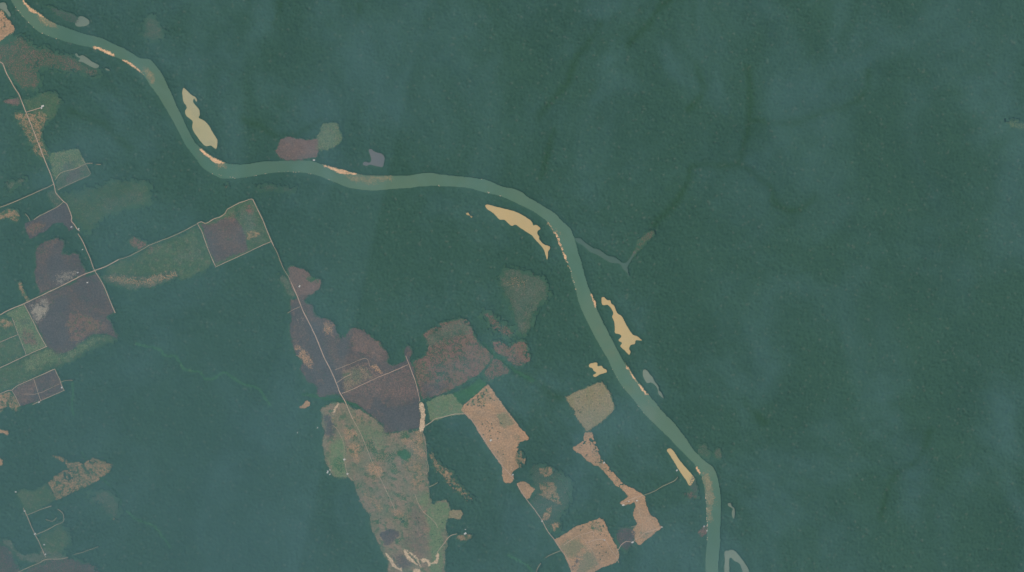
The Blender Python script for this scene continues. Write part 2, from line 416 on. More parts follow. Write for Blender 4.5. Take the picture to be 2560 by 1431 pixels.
# name, label, outline, ground, options, patches (name, outline, ground, options)
FIELDS = [
 ('pasture', 'pinkish pasture dotted with trees in the upper left corner', '-180,25 0,30 8,32 15,42 25,55 38,72 34,82 20,88 8,95 0,105 -180,105', 'pink_pasture', dict(trees=.12, warp=2), []),
 ('scrub_clearing', 'patchy reddish scrub below the corner pasture', '-180,105 0,105 25,95 60,95 90,108 115,120 150,135 190,150 225,165 255,180 235,190 190,184 160,183 130,178 92,172 100,200 101,218 70,225 45,215 30,190 15,170 0,160 -180,165', 'red_scrub', dict(trees=.3, amt=.5, warp=8, soft=4), []),
 ('scrub_clearing', 'small brick red clearing left of the farm spur', '8,255 25,247 45,244 55,262 40,262 20,260', 'red_soil', dict(amt=.85), []),
 ('regrowth_clearing', 'soft green clearing around the farmhouse spur', '52,245 80,245 100,232 130,232 155,255 142,268 140,290 125,300 100,290 70,280 60,262', 'regrowth', dict(warp=5, soft=3, trees=.1), [('bare_yard', '96,262 106,262 112,266 109,273 102,272', 'bare_sand', {})]),
 ('pasture', 'dry pinkish strip following the western road', '33,276 65,285 110,280 121,300 105,320 104,350 118,374 126,400 106,400 85,380 72,358 60,335 50,310 32,292', 'pink_scrub', dict(amt=.75, trees=.12, warp=5, soft=3), []),
 ('pasture', 'green and brown field north of the curved farm lane', '128,385 160,378 195,370 205,395 215,408 190,421 160,430 140,448 133,430 125,405', 'green_pasture', dict(amt=.7, warp=2, soft=2), [('dry_patch', '160,402 190,395 207,400 214,408 190,421 163,428 140,446 135,432', 'dry_regrowth', dict(amt=.8))]),
 ('pasture', 'grey-brown field south of the curved farm lane', '145,444 165,430 190,423 215,411 225,430 222,440 200,450 165,464 143,474 140,460', 'dry_regrowth', dict(warp=1.5, soft=1), [('ash_patch', '150,450 185,430 210,425 215,437 170,458', 'ash_ground', dict(amt=.6))]),
 ('pasture', 'pinkish clearing at the left edge below the side road', '-180,530 0,533 20,520 45,528 48,545 42,556 28,548 10,545 0,552 -180,560', 'pink_scrub', dict(amt=.8, trees=.15, warp=4), []),
 ('scrub_clearing', 'faint dry clearing at the left edge above the side road', '12,462 40,450 66,445 62,460 38,466 24,484 15,478', 'dry_regrowth', dict(amt=.8, trees=.3, warp=5, soft=3), []),
 ('burnt_field', 'burnt triangular field west of the road bend', '62,562 85,551 110,539 140,521 166,508 175,530 180,550 188,572 175,577 160,555 130,560 115,575 95,585 75,597 65,585', 'ash_ground', dict(warp=3, soft=1), [('red_patch', '62,562 90,550 115,545 120,565 95,585 75,597 65,585', 'red_scrub', dict(amt=.95))]),
 ('scrub_clearing', 'small dull clearing inside the road fork', '118,482 140,476 158,505 140,519 126,502', 'dry_regrowth', dict(trees=.12, warp=3), []),
 ('burnt_field', 'large purplish burnt field above the road crossing', '98,606 120,598 150,588 160,605 156,640 172,640 200,638 206,660 217,686 180,701 150,716 104,737 88,715 87,690 92,650 90,625', 'burnt_ground', dict(trees=.04, warp=6, soft=2), [('ash_patch', '115,640 155,630 160,660 200,670 190,695 150,712 120,700', 'ash_ground', {}), ('pale_patch', '140,690 190,675 200,682 160,705 135,712', 'pale_ash', dict(amt=.7)), ('red_patch', '92,625 115,602 148,592 157,610 125,625 105,650 95,690 88,690', 'red_scrub', dict(amt=.9))]),
 ('pasture', 'narrow curved pink strip left of the purplish burnt field', '45,703 53,705 58,725 72,745 78,757 70,758 58,742 47,724', 'pink_scrub', dict(warp=2), []),
 ('burnt_field', 'huge burnt field south of the road crossing', '62,763 87,750 117,736 150,721 200,697 240,681 255,705 275,755 285,780 262,790 275,800 285,830 300,846 290,851 265,836 230,836 215,851 190,870 165,886 130,891 118,870 105,840 85,800', 'burnt_ground', dict(trees=.02, warp=3), [
     ('pale_patch', '75,766 130,742 160,724 150,740 122,756 120,775 106,800 90,806 76,778', 'pale_ash', {}), ('ash_patch', '128,752 168,730 178,762 152,790 168,830 160,862 130,882 116,860 98,818 112,800 126,780', 'ash_ground', {}),
     ('red_patch', '172,776 200,768 225,785 262,800 280,825 260,833 225,838 212,852 185,874 180,850 160,825 163,800', 'red_scrub', {}), ('dark_patch', '185,715 236,690 250,715 270,760 255,775 215,765 190,750', 'ash_ground', dict(amt=.6))]),
 ('pasture', 'mixed green field between two straight western lanes', '10,786 60,763 80,800 100,838 114,868 66,888 60,870 46,837 31,796', 'green_pasture', dict(amt=.85, warp=1.5), [('dry_patch', '40,795 75,788 86,815 55,822', 'dry_regrowth', {}), ('scrub_patch', '48,822 86,818 100,845 96,862 60,866', 'red_scrub', dict(amt=.8)), ('grass_patch', '20,786 58,766 70,788 42,794', 'green_pasture', {})]),
 ('pasture', 'pinkish field at the left edge below the main road', '-180,830 0,791 30,797 46,836 0,855 -180,935', 'regrowth', dict(warp=2), [('pink_patch', '-180,840 0,795 28,800 36,815 20,828 0,820 -180,880', 'pink_scrub', {})]),
 ('pasture', 'dull green field at the left edge bounded by lanes', '-180,938 0,858 46,840 65,888 0,918 -180,985', 'regrowth', dict(warp=2), []),
 ('regrowth_clearing', 'long green strip above the fenced brown rectangle', '116,869 165,886 190,869 215,851 230,837 265,836 300,848 270,862 222,877 200,897 150,915 137,921 85,944 22,973 0,982 -180,1040 -180,990 0,922 66,892', 'regrowth', dict(warp=4, soft=3), [('grass_patch', '118,872 165,888 200,868 230,840 262,838 255,852 215,872 190,890 150,905 120,910 60,935 70,900', 'green_pasture', dict(amt=.6))]),
 ('burnt_field', 'fenced purplish brown rectangle split by a lane', '30,977 85,949 137,926 150,951 158,975 102,1001 55,1013 48,1010 38,990', 'burnt_ground', dict(warp=1, soft=1), [('red_patch', '32,978 84,952 94,982 60,1008 50,1008', 'red_soil', dict(amt=.75))]),
 ('pasture', 'speckled pink clearing left of the fenced rectangle', '-180,1045 0,985 28,978 40,995 52,1015 55,1021 40,1029 20,1018 10,1030 0,1034 -180,1060', 'pink_scrub', dict(trees=.3, warp=3), []),
 ('pasture', 'small pink clearing at the left edge below the speckled one', '-60,1068 0,1073 15,1076 21,1087 10,1084 0,1082 -60,1082', 'pink_pasture', dict(warp=2), []),
 ('pasture', 'tiny pink clearing cut by the left edge', '-60,1140 0,1145 8,1150 6,1160 0,1162 -60,1158', 'pink_pasture', dict(warp=2), []),
 ('pasture', 'speckled brown field with a pale curved track', '128,1138 150,1139 168,1150 176,1160 190,1154 206,1160 211,1176 228,1188 255,1191 236,1205 212,1218 175,1235 140,1251 133,1230 118,1208 140,1190 160,1178 170,1172 160,1155', 'pink_scrub', dict(trees=.3, warp=2, soft=1, amt=.85), [('pale_strip', '130,1138 152,1140 172,1155 178,1178 195,1200 212,1215 204,1217 182,1196 168,1178 162,1156', 'pink_pasture', dict(amt=.8))]),
 ('pasture', 'brown kite-shaped field east of the curved track', '211,1156 232,1143 255,1152 283,1163 275,1179 256,1192 231,1187 212,1172', 'pink_scrub', dict(trees=.28, warp=1.5, soft=1, amt=.8), []),
 ('regrowth_clearing', 'dull green field beside the fenced forest block', '40,1232 60,1225 85,1230 117,1208 130,1235 138,1250 100,1272 68,1285 55,1260', 'regrowth', dict(warp=2), [('dry_patch', '42,1234 60,1228 85,1234 100,1262 68,1280 56,1260', 'dry_regrowth', dict(amt=.4))]),
 ('scrub_clearing', 'faint brown clearing below the kite-shaped field', '215,1232 250,1228 285,1235 300,1262 298,1300 280,1292 255,1270 235,1255', 'dry_regrowth', dict(amt=.6, trees=.4, warp=6, soft=4), [('pale_strip', '262,1283 285,1298 305,1311 296,1313 270,1300', 'pink_scrub', {})]),
 ('scrub_clearing', 'reddish scrub around the southwestern road end', '0,1345 28,1350 42,1378 60,1388 98,1380 120,1362 150,1382 175,1400 130,1399 95,1410 52,1402 35,1382 22,1362 0,1354', 'dry_regrowth', dict(trees=.12, warp=4, soft=2), []),
 ('burnt_field', 'hazy purplish scrub in the lower left corner', '-180,1352 0,1358 25,1372 35,1400 58,1426 50,1520 -180,1520', 'burnt_ground', dict(amt=.7, trees=.18, warp=5, soft=3), []),
 ('burnt_field', 'hazy purplish scrub below the southwestern road', '62,1427 95,1412 130,1402 180,1397 232,1415 250,1431 255,1500 70,1520', 'burnt_ground', dict(amt=.7, trees=.2, warp=5, soft=3), []),
 ('regrowth_clearing', 'pale green regrowth east of the southwestern farm', '98,1345 150,1312 176,1340 170,1380 130,1386 106,1366', 'regrowth', dict(trees=.25, warp=6, soft=4), []),
 ('regrowth_clearing', 'broad pale green regrowth east of the western road', '155,480 200,480 250,465 320,455 370,460 385,500 350,520 300,535 250,550 235,572 205,577 190,560 180,530 165,505', 'regrowth', dict(trees=.18, warp=10, soft=5, amt=.6), [('dry_patch', '240,500 300,475 360,470 370,500 310,525 250,540', 'dry_regrowth', dict(amt=.45, soft=5))]),
 ('regrowth_clearing', 'long dull green field south of the eastbound road', '265,666 330,641 355,627 420,602 470,582 495,567 512,600 535,660 500,682 450,702 440,673 380,690 340,690 270,686', 'regrowth', dict(trees=.12, warp=4, soft=3), [('red_strip', '345,633 400,605 460,579 468,586 440,600 410,616 368,642', 'red_scrub', dict(amt=.8)), ('dry_patch', '440,620 500,600 520,640 470,665 430,660', 'dry_regrowth', dict(amt=.5, soft=4))]),
 ('scrub_clearing', 'small red scrub patch north of the eastbound road', '320,596 335,590 360,600 377,612 350,625 330,616', 'red_scrub', dict(trees=.2, warp=4), []),
 ('pasture', 'curved pinkish-brown band below the eastbound road', '252,690 300,680 340,692 380,690 420,676 440,674 446,690 420,706 370,721 330,727 300,716 262,706', 'dry_regrowth', dict(warp=4, soft=2, trees=.04), [('pink_patch', '262,692 300,690 350,700 400,688 440,680 440,692 400,706 340,716 300,706', 'pink_pasture', dict(amt=.36, soft=3))]),
 ('burnt_field', 'fenced four-sided field with burnt centre south of the river', '497,561 520,558 549,544 564,534 568,525 594,511 629,500 642,520 656,548 677,602 640,619 600,637 541,664 526,635 513,600', 'regrowth', dict(warp=1, soft=1, trees=.12), [('ash_patch', '503,563 545,549 590,540 606,565 616,590 622,622 560,652 541,662 530,642 518,612', 'burnt_ground', dict(soft=2)), ('dry_patch', '565,534 625,503 640,525 655,560 672,600 630,618 612,590 600,560', 'dry_regrowth', dict(amt=.7)), ('red_patch', '558,540 598,521 594,556 560,557', 'red_scrub', {}), ('scrub_patch', '606,512 630,503 640,525 625,541 608,531', 'red_scrub', {}), ('pale_patch', '610,592 638,570 657,578 640,600 618,608', 'pink_scrub', {})]),
 ('burnt_field', 'brick red clearing on the north bank beside a house', '688,382 700,348 720,344 750,350 790,350 800,347 795,375 788,395 760,399 715,400 698,392', 'red_soil', dict(warp=4, soft=2), []),
 ('pasture', 'bright green field beside the brick red clearing', '795,347 805,316 825,308 845,311 850,335 858,350 842,366 810,376 795,372', 'green_pasture', dict(warp=3, soft=2, amt=.75), []),
 ('regrowth_clearing', 'olive regrowth patch alone in the northern forest', '358,92 362,65 370,40 385,37 400,60 411,76 405,96 385,102', 'dry_regrowth', dict(trees=.2, warp=5, soft=4, amt=.55), []),
 ('burnt_field', 'red scrub field at the north end of the central road', '724,668 760,670 770,690 800,700 800,715 780,737 745,746 735,730 724,700', 'red_soil', dict(warp=4), [('green_patch', '770,690 795,684 799,705 782,716 764,706', 'lush_green', {})]),
 ('scrub_clearing', 'faint dry strip left of the red scrub field', '694,680 712,688 724,705 735,730 742,748 725,742 708,716', 'dry_regrowth', dict(warp=4, trees=.2), []),
 ('burnt_field', 'vast burnt clearing astride the central road', '725,748 745,745 780,737 760,757 780,765 790,790 800,795 815,795 835,808 845,835 858,852 875,826 905,825 930,840 950,865 971,890 960,906 985,912 1017,903 1012,882 1018,856 1030,870 1026,900 1036,930 1046,975 1052,1005 1054,1074 1002,1080 960,1086 955,1060 925,1036 895,1010 862,1002 845,986 800,994 795,985 800,965 770,950 755,930 758,905 740,880 730,850 724,820 728,800', 'burnt_ground', dict(warp=5, soft=2, trees=.02), [
     ('pale_patch', '738,862 760,875 777,895 778,925 762,917 750,895', 'pink_pasture', dict(amt=.7)), ('pale_streak', '808,805 826,810 826,835 815,852 809,830', 'pink_pasture', dict(amt=.6)), ('pale_streak', '788,850 800,828 803,856 792,872', 'pink_pasture', dict(amt=.45)), ('pale_streak', '745,770 762,800 775,840 765,845 750,810', 'pale_ash', dict(amt=.35)), ('pale_streak', '905,920 945,912 962,940 950,945 935,925', 'pink_pasture', dict(amt=.6, soft=2)),
     ('red_patch', '868,840 905,828 938,850 966,885 950,902 915,890 880,870', 'red_soil', {}), ('olive_patch', '853,925 914,898 936,932 970,935 1020,914 1044,975 1048,1000 1000,1000 950,990 900,985 860,985', 'red_soil', dict(amt=.6, soft=4)), ('green_patch', '855,930 910,915 935,940 900,962 862,980', 'savanna', dict(amt=.7, soft=4)),
     ('ash_patch', '765,800 790,810 812,860 840,925 850,978 803,992 812,950 786,900 770,850', 'ash_ground', dict(soft=4)), ('ash_patch', '845,840 870,838 878,880 850,905 838,870', 'ash_ground', {}), ('ash_patch', '880,1012 930,1040 955,1034 1000,1014 1048,1005 1052,1060 1002,1078 962,1082 962,1052 940,1040', 'ash_ground', dict(soft=4))]),
 ('savanna', 'wide olive-brown grassland south of the burnt clearing', '800,1022 835,1010 862,1005 880,1022 925,1040 955,1064 960,1086 1002,1080 1056,1074 1062,1100 1068,1150 1072,1215 1075,1262 1098,1250 1118,1250 1125,1280 1120,1300 1110,1320 1119,1342 1110,1370 1112,1410 1112,1520 975,1520 970,1412 960,1382 940,1342 925,1290 905,1260 890,1225 885,1205 868,1188 862,1192 838,1196 826,1180 815,1150 806,1110 815,1085 806,1060', 'savanna', dict(warp=4, soft=2, trees=.015), [
     ('green_patch', '822,1110 860,1098 862,1150 869,1190 842,1194 826,1165', 'green_pasture', dict(soft=3)), ('lush_patch', '832,1140 856,1140 862,1180 842,1186', 'lush_green', dict(amt=.5, soft=4)), ('pink_patch', '868,1100 900,1098 906,1142 880,1152 866,1130', 'pink_scrub', dict(amt=.8)), ('pink_patch', '922,1155 950,1160 957,1192 935,1196 921,1176', 'pink_pasture', dict(amt=.6, soft=3)), ('pink_patch', '860,1040 895,1038 918,1058 912,1070 880,1062', 'pink_scrub', dict(amt=.8, soft=3)),
     ('grey_patch', '803,1030 830,1040 842,1085 830,1098 812,1110 808,1060', 'burnt_ground', dict(amt=.85, soft=3)), ('grass_patch', '872,1060 950,1062 958,1090 960,1130 925,1130 900,1100', 'green_pasture', dict(amt=.45, soft=5)),
     ('wet_patch', '990,1130 1005,1124 1021,1132 1031,1146 1024,1156 1005,1150 993,1142', 'lush_green', dict(soft=2)), ('pink_patch', '1000,1160 1040,1120 1060,1160 1070,1215 1040,1232 1022,1222 1025,1190', 'pink_scrub', dict(amt=.7, soft=4)),
     ('dark_tussocks', '905,1180 925,1185 960,1190 990,1188 985,1197 940,1199 905,1193', 'lush_green', dict(amt=.5, soft=2.2, warp=5)), ('dark_tussocks', '984,1286 1000,1282 1016,1290 1006,1302 990,1303', 'lush_green', dict(amt=.5, soft=2.2, warp=5)), ('dark_tussocks', '918,1300 945,1294 957,1305 935,1313', 'lush_green', dict(amt=.5, soft=2.2, warp=5)), ('dark_tussocks', '1016,1261 1041,1276 1037,1285 1010,1272', 'lush_green', dict(amt=.5, soft=2.2, warp=5)), ('dark_tussocks', '988,1232 1026,1233 1017,1251 1000,1247', 'lush_green', dict(amt=.5, soft=2.2, warp=5)), ('dark_tussocks', '984,1352 1013,1344 1013,1354 989,1363', 'lush_green', dict(amt=.5, soft=2.2, warp=5)), ('dark_tussocks', '900,1100 930,1097 940,1125 914,1131', 'lush_green', dict(amt=.5, soft=2.2, warp=5)), ('dark_tussocks', '930,1130 985,1127 985,1151 944,1153', 'lush_green', dict(amt=.5, soft=2.2, warp=5)), ('dark_tussocks', '1000,1084 1031,1084 1026,1099 1000,1101', 'lush_green', dict(amt=.5, soft=2.2, warp=5)), ('dark_tussocks', '971,1165 991,1159 999,1181 980,1186', 'lush_green', dict(amt=.5, soft=2.2, warp=5)), ('dark_tussocks', '996,1296 1020,1298 1022,1316 1008,1322 998,1310', 'lush_green', dict(amt=.5, soft=2.2, warp=5)), ('dark_tussocks', '880,1210 905,1212 900,1226 888,1222', 'lush_green', dict(amt=.5, soft=2.2, warp=5)), ('dry_streak', '1038,1075 1056,1080 1054,1121 1040,1110', 'pink_pasture', dict(amt=.42, soft=2.4, warp=6)), ('dry_streak', '998,1096 1046,1100 1062,1142 1050,1152 1030,1120', 'pink_pasture', dict(amt=.42, soft=2.4, warp=6)), ('dry_streak', '880,1140 901,1134 899,1151 881,1156', 'pink_pasture', dict(amt=.42, soft=2.4, warp=6)), ('dry_streak', '934,1254 956,1262 962,1276 944,1279', 'pink_pasture', dict(amt=.42, soft=2.4, warp=6)), ('dry_streak', '974,1275 1000,1271 1013,1285 1000,1293', 'pink_pasture', dict(amt=.42, soft=2.4, warp=6)), ('dry_streak', '1044,1262 1062,1284 1071,1321 1062,1331 1051,1290', 'pink_pasture', dict(amt=.42, soft=2.4, warp=6)), ('dry_streak', '860,1075 885,1070 895,1090 870,1096', 'pink_pasture', dict(amt=.42, soft=2.4, warp=6)), ('dry_streak', '905,1232 930,1228 938,1245 915,1250', 'pink_pasture', dict(amt=.42, soft=2.4, warp=6)), 
     ('ash_patch', '948,1332 976,1321 997,1326 1001,1341 985,1352 973,1364 963,1366 953,1352', 'burnt_ground', dict(soft=1)), ('brown_patch', '1016,1262 1058,1270 1069,1310 1070,1390 1040,1395 1012,1365 1022,1310', 'red_soil', dict(amt=.4, soft=5)), ('grey_patch', '975,1385 1010,1382 1030,1405 1050,1420 1000,1424 985,1410', 'burnt_ground', dict(amt=.8)),
     ('pale_field', '1038,1240 1073,1221 1074,1261 1060,1268 1046,1256', 'green_pasture', {}), ('pale_field', '1064,1268 1098,1254 1118,1256 1122,1285 1110,1325 1106,1375 1110,1440 1076,1440 1076,1350 1070,1300', 'green_pasture', dict(soft=2)), ('pink_patch', '892,1222 915,1215 945,1240 960,1275 940,1275 915,1250', 'pink_scrub', dict(amt=.5, soft=3)), ('pink_patch', '985,1280 1010,1272 1030,1285 1034,1310 1024,1325 1016,1300 995,1290', 'pink_scrub', dict(amt=.8)),
     ('sand_streak', '1009,1374 1014,1374 1022,1388 1034,1400 1047,1414 1042,1415 1028,1404 1014,1392', 'bare_sand', dict(warp=1, soft=1)), ('sand_streak', '1014,1373 1026,1380 1039,1388 1048,1404 1054,1421 1050,1420 1043,1404 1035,1392 1022,1383', 'bare_sand', dict(warp=1, soft=1, amt=.8)), ('sand_patch', '1049,1400 1060,1396 1073,1401 1078,1415 1070,1416 1070,1405 1059,1404', 'bare_sand', dict(warp=1, soft=1)), ('sand_patch', '1033,1423 1050,1423 1055,1440 1030,1440', 'bare_sand', dict(warp=1, soft=1)), ('sand_streak', '961,1380 966,1381 976,1393 984,1408 994,1419 1006,1424 1003,1428 989,1423 978,1411 970,1396', 'bare_sand', dict(warp=1, soft=1)),
     ('sand_streak', '1092,1380 1096,1381 1096,1402 1090,1408 1079,1411 1079,1407 1090,1400', 'bare_sand', dict(warp=1, soft=1)), ('sand_streak', '844,1008 847,1010 838,1028 836,1038 832,1038 835,1026', 'bare_sand', dict(warp=.5, soft=1)), ('sand_streak', '846,1022 847,1030 842,1040 830,1062 828,1040 832,1036 834,1045', 'pink_scrub', dict(warp=1, soft=1))]),
 ('gully', 'wide pale eroded gully where two farm tracks meet', '1049,1007 1057,1008 1062,1023 1061,1044 1060,1066 1057,1078 1050,1078 1051,1063 1054,1039 1050,1020', 'bare_sand', dict(warp=1, soft=1), []),
 ('pasture', 'small tan paddock with straight sides by the farm', '1126,1279 1150,1275 1157,1285 1150,1297 1135,1296 1122,1296', 'olive_pasture', dict(warp=1, soft=1), []),
 ('farmyard', 'reddish farmyard east of the grassland', '1138,1341 1160,1332 1184,1337 1172,1350 1166,1354 1148,1352', 'pink_scrub', dict(warp=2), [('green_patch', '1143,1320 1165,1311 1171,1334 1146,1332', 'green_pasture', dict(amt=.7)), ('bare_yard', '1160,1330 1167,1332 1165,1338 1158,1337', 'bare_sand', {})]),
 ('clearing', 'small sandy oval clearing west of the central road', '748,1021 760,1010 767,1003 776,1005 775,1014 762,1019', 'pink_pasture', dict(warp=2, soft=1), [('sandy_ring', '763,1008 774,1006 774,1014 765,1015', 'bare_sand', dict(amt=.8))]),
 ('scrub_clearing', 'speckled clearing of sand spots east of the grassland', '1064,1110 1090,1148 1130,1178 1147,1210 1166,1235 1197,1246 1182,1254 1150,1246 1133,1228 1113,1198 1080,1168', 'pink_scrub', dict(trees=.5, warp=8, soft=3), []),
 ('pasture', 'pale green field beside the wide pale gully', '1066,1006 1095,994 1130,985 1143,990 1158,1020 1159,1034 1110,1042 1077,1053', 'green_pasture', dict(warp=1, soft=1), [('pink_patch', '1085,1030 1130,1010 1145,1015 1130,1030 1090,1044', 'pink_scrub', dict(amt=.5, soft=4))]),
 ('grove', 'deep green wedge of young growth above the pale green field', '1132,985 1175,967 1200,946 1218,960 1165,1005 1150,1010', 'lush_green', dict(warp=1.5), []),
 ('pasture', 'long tapering pink pasture with a straight eastern edge', '1219,963 1249,1003 1274,1038 1299,1071 1311,1080 1321,1098 1296,1106 1294,1126 1287,1150 1296,1168 1276,1183 1284,1198 1280,1205 1268,1208 1258,1200 1257,1180 1259,1168 1236,1138 1214,1105 1194,1073 1175,1045 1157,1025 1158,1015 1190,990', 'pink_pasture', dict(warp=1.5, soft=1), [('green_patch', '1165,1010 1219,968 1237,1000 1215,1016 1180,1016', 'pink_scrub', dict(soft=2)), ('olive_patch', '1238,1040 1262,1028 1286,1060 1258,1066', 'olive_pasture', dict(soft=2)), ('scrub_patch', '1288,1076 1320,1097 1296,1106 1292,1150 1284,1140', 'pink_scrub', {})]),
 ('scrub_clearing', 'fringe of scrub on the east flank of the long pink pasture', '1294,1126 1305,1130 1318,1150 1310,1165 1296,1170 1288,1150', 'pink_scrub', dict(trees=.55, warp=3), []),
 ('pasture', 'small pink four-sided clearing below the long pasture', '1293,1210 1311,1204 1336,1225 1320,1248 1304,1232', 'pink_pasture', dict(warp=1.5, soft=1, trees=.04), []),
 ('regrowth_clearing', 'patchy green-brown regrowth between the two pink strips', '1335,1168 1385,1160 1412,1195 1424,1240 1415,1270 1392,1290 1404,1318 1380,1337 1350,1300 1328,1262 1345,1215', 'dry_regrowth', dict(amt=.45, trees=.3, warp=13, soft=4), []),
 ('scrub_clearing', 'broken pink scrub east of the four-sided clearing', '1345,1170 1381,1166 1384,1183 1362,1190 1350,1185', 'pink_scrub', dict(trees=.4, warp=4), []),
 ('scrub_clearing', 'patchy pink scrub below the bright streamside greens', '1348,1212 1386,1200 1397,1230 1402,1250 1412,1267 1380,1252 1350,1238', 'pink_scrub', dict(trees=.5, warp=4, amt=.85), []),
 ('scrub_clearing', 'loose pink scrub beside the straight southern road', '1353,1292 1375,1265 1386,1285 1371,1300 1357,1304', 'pink_scrub', dict(trees=.42, warp=4), []),
 ('scrub_clearing', 'loose pink scrub just above the fenced south field', '1372,1312 1395,1304 1401,1320 1382,1331', 'pink_scrub', dict(trees=.42, warp=3), []),
 ('pasture', 'pink clearing snaking from the square pasture to the southeast', '1433,1120 1455,1105 1463,1082 1478,1085 1490,1110 1500,1140 1520,1165 1540,1190 1560,1213 1582,1224 1606,1238 1612,1245 1612,1258 1625,1290 1641,1300 1655,1318 1636,1329 1620,1346 1598,1364 1590,1350 1580,1330 1594,1310 1584,1290 1590,1265 1585,1256 1560,1266 1551,1258 1575,1244 1560,1227 1540,1212 1520,1188 1500,1166 1485,1161 1470,1150 1455,1135 1440,1130', 'pink_pasture', dict(warp=2, soft=1, trees=.06), [('scrub_patch', '1470,1125 1492,1120 1512,1158 1545,1196 1570,1222 1555,1226 1520,1188 1490,1160', 'pink_scrub', {}), ('scrub_patch', '1590,1330 1625,1322 1645,1320 1618,1346 1600,1360', 'pink_scrub', dict(amt=.8))]),
 ('burnt_field', 'purplish burnt patch west of the snaking clearing', '1540,1345 1548,1325 1562,1317 1578,1326 1592,1336 1590,1356 1572,1377 1550,1368 1540,1358', 'burnt_ground', dict(warp=9, soft=3, amt=.8), []),
 ('pasture', 'fenced pink and olive field at the bottom of the straight road', '1387,1351 1440,1318 1500,1296 1509,1300 1520,1330 1540,1365 1548,1387 1541,1404 1500,1420 1484,1431 1445,1460 1436,1450 1430,1428 1406,1376', 'pink_pasture', dict(warp=1, soft=1, trees=.02), [('olive_patch', '1402,1362 1446,1342 1461,1356 1450,1386 1421,1398 1408,1380', 'olive_pasture', {}), ('olive_patch', '1460,1388 1481,1380 1499,1419 1450,1440 1444,1446 1446,1412', 'olive_pasture', {}), ('scrub_patch', '1445,1319 1500,1298 1519,1330 1492,1341 1470,1331', 'pink_scrub', {}), ('ash_patch', '1428,1402 1450,1390 1446,1412 1438,1436 1432,1426', 'burnt_ground', {})]),
 ('pasture', 'square olive pasture west of the river', '1416,993 1440,980 1490,960 1503,957 1516,972 1537,1018 1520,1040 1500,1056 1475,1073 1464,1080 1455,1060 1440,1040 1425,1012', 'olive_pasture', dict(warp=1.5, soft=2), []),
 ('scrub_clearing', 'large reddish speckled clearing east of the burnt land', '1055,836 1075,825 1105,806 1150,793 1175,800 1184,835 1192,846 1215,870 1241,888 1235,896 1200,935 1175,951 1130,974 1060,1002 1054,1000 1034,925 1030,905 1065,890 1070,860', 'red_scrub', dict(trees=.2, warp=3, soft=2), [('green_patch', '1060,838 1105,808 1150,796 1175,803 1183,835 1140,850 1100,860 1072,870', 'dry_regrowth', dict(amt=.7, soft=4)), ('purple_patch', '1050,950 1090,960 1130,960 1120,975 1062,1000', 'burnt_ground', dict(amt=.7, soft=3))]),
 ('scrub_clearing', 'two-lobed reddish clearing east of the green stream fork', '1230,853 1255,854 1270,866 1310,850 1323,880 1326,900 1300,919 1280,912 1260,892 1234,880', 'red_scrub', dict(trees=.35, warp=3, soft=2), []),
 ('scrub_clearing', 'faded reddish clearing below the green stream fork', '1240,895 1256,905 1277,926 1236,946 1220,956 1203,932', 'red_scrub', dict(trees=.3, amt=.75, warp=4, soft=2), []),
 ('regrowth_clearing', 'brownish regrowth south of the fish-shaped lake', '1245,687 1270,669 1310,680 1350,695 1377,720 1370,750 1340,772 1330,800 1320,832 1296,836 1290,800 1265,750 1250,717', 'dry_regrowth', dict(amt=.8, trees=.2, warp=7, soft=4), [('pale_patch', '1255,690 1300,685 1330,700 1310,720 1265,720', 'pink_scrub', dict(amt=.35, soft=4))]),
 ('scrub_clearing', 'faint reddish streak west of the brownish regrowth', '1200,785 1217,780 1242,800 1290,830 1290,852 1246,842 1220,817', 'red_scrub', dict(amt=.7, trees=.4, warp=6, soft=4), []),
 ('clearing', 'small reddish riverside clearing near the lowest reach', '1744,1331 1756,1318 1767,1316 1767,1335 1750,1341', 'red_scrub', dict(warp=2, soft=1), [('bare_patch', '1757,1312 1763,1313 1762,1322 1757,1321', 'bare_sand', {})]),
 ('scrub_clearing', 'dull pink clearing east of the last sharp bend', '1785,1123 1800,1119 1806,1138 1796,1149 1785,1141', 'dry_regrowth', dict(warp=2, trees=.1), []),
 ('scrub_clearing', 'faint clearing on the east bank above the last sharp bend', '1745,1115 1762,1112 1775,1135 1768,1150 1750,1138', 'dry_regrowth', dict(warp=2, trees=.2, amt=.6), []),
 ('scrub_clearing', 'faint reddish scrub left of the mud tail', '1708,1230 1734,1228 1752,1244 1730,1248 1712,1242', 'red_scrub', dict(amt=.7, trees=.35, warp=4, soft=2), []),
 ('grassland', 'faint pale green grass strip cut by the right edge', '2508,303 2530,302 2560,308 2700,312 2700,326 2560,323 2530,318', 'green_pasture', dict(amt=.45, warp=3, soft=3), []),
 ('clearing', 'tiny pale opening below the river near the four-sided field', '560,461 572,456 575,466 567,471', 'pink_scrub', dict(amt=.8, trees=.1, warp=2), []),
 ('scrub_clearing', 'faint green-brown streak south of the central reach', '634,467 665,464 700,472 745,470 730,482 690,480 650,476', 'dry_regrowth', dict(amt=.55, trees=.25, warp=5, soft=3), []),
]

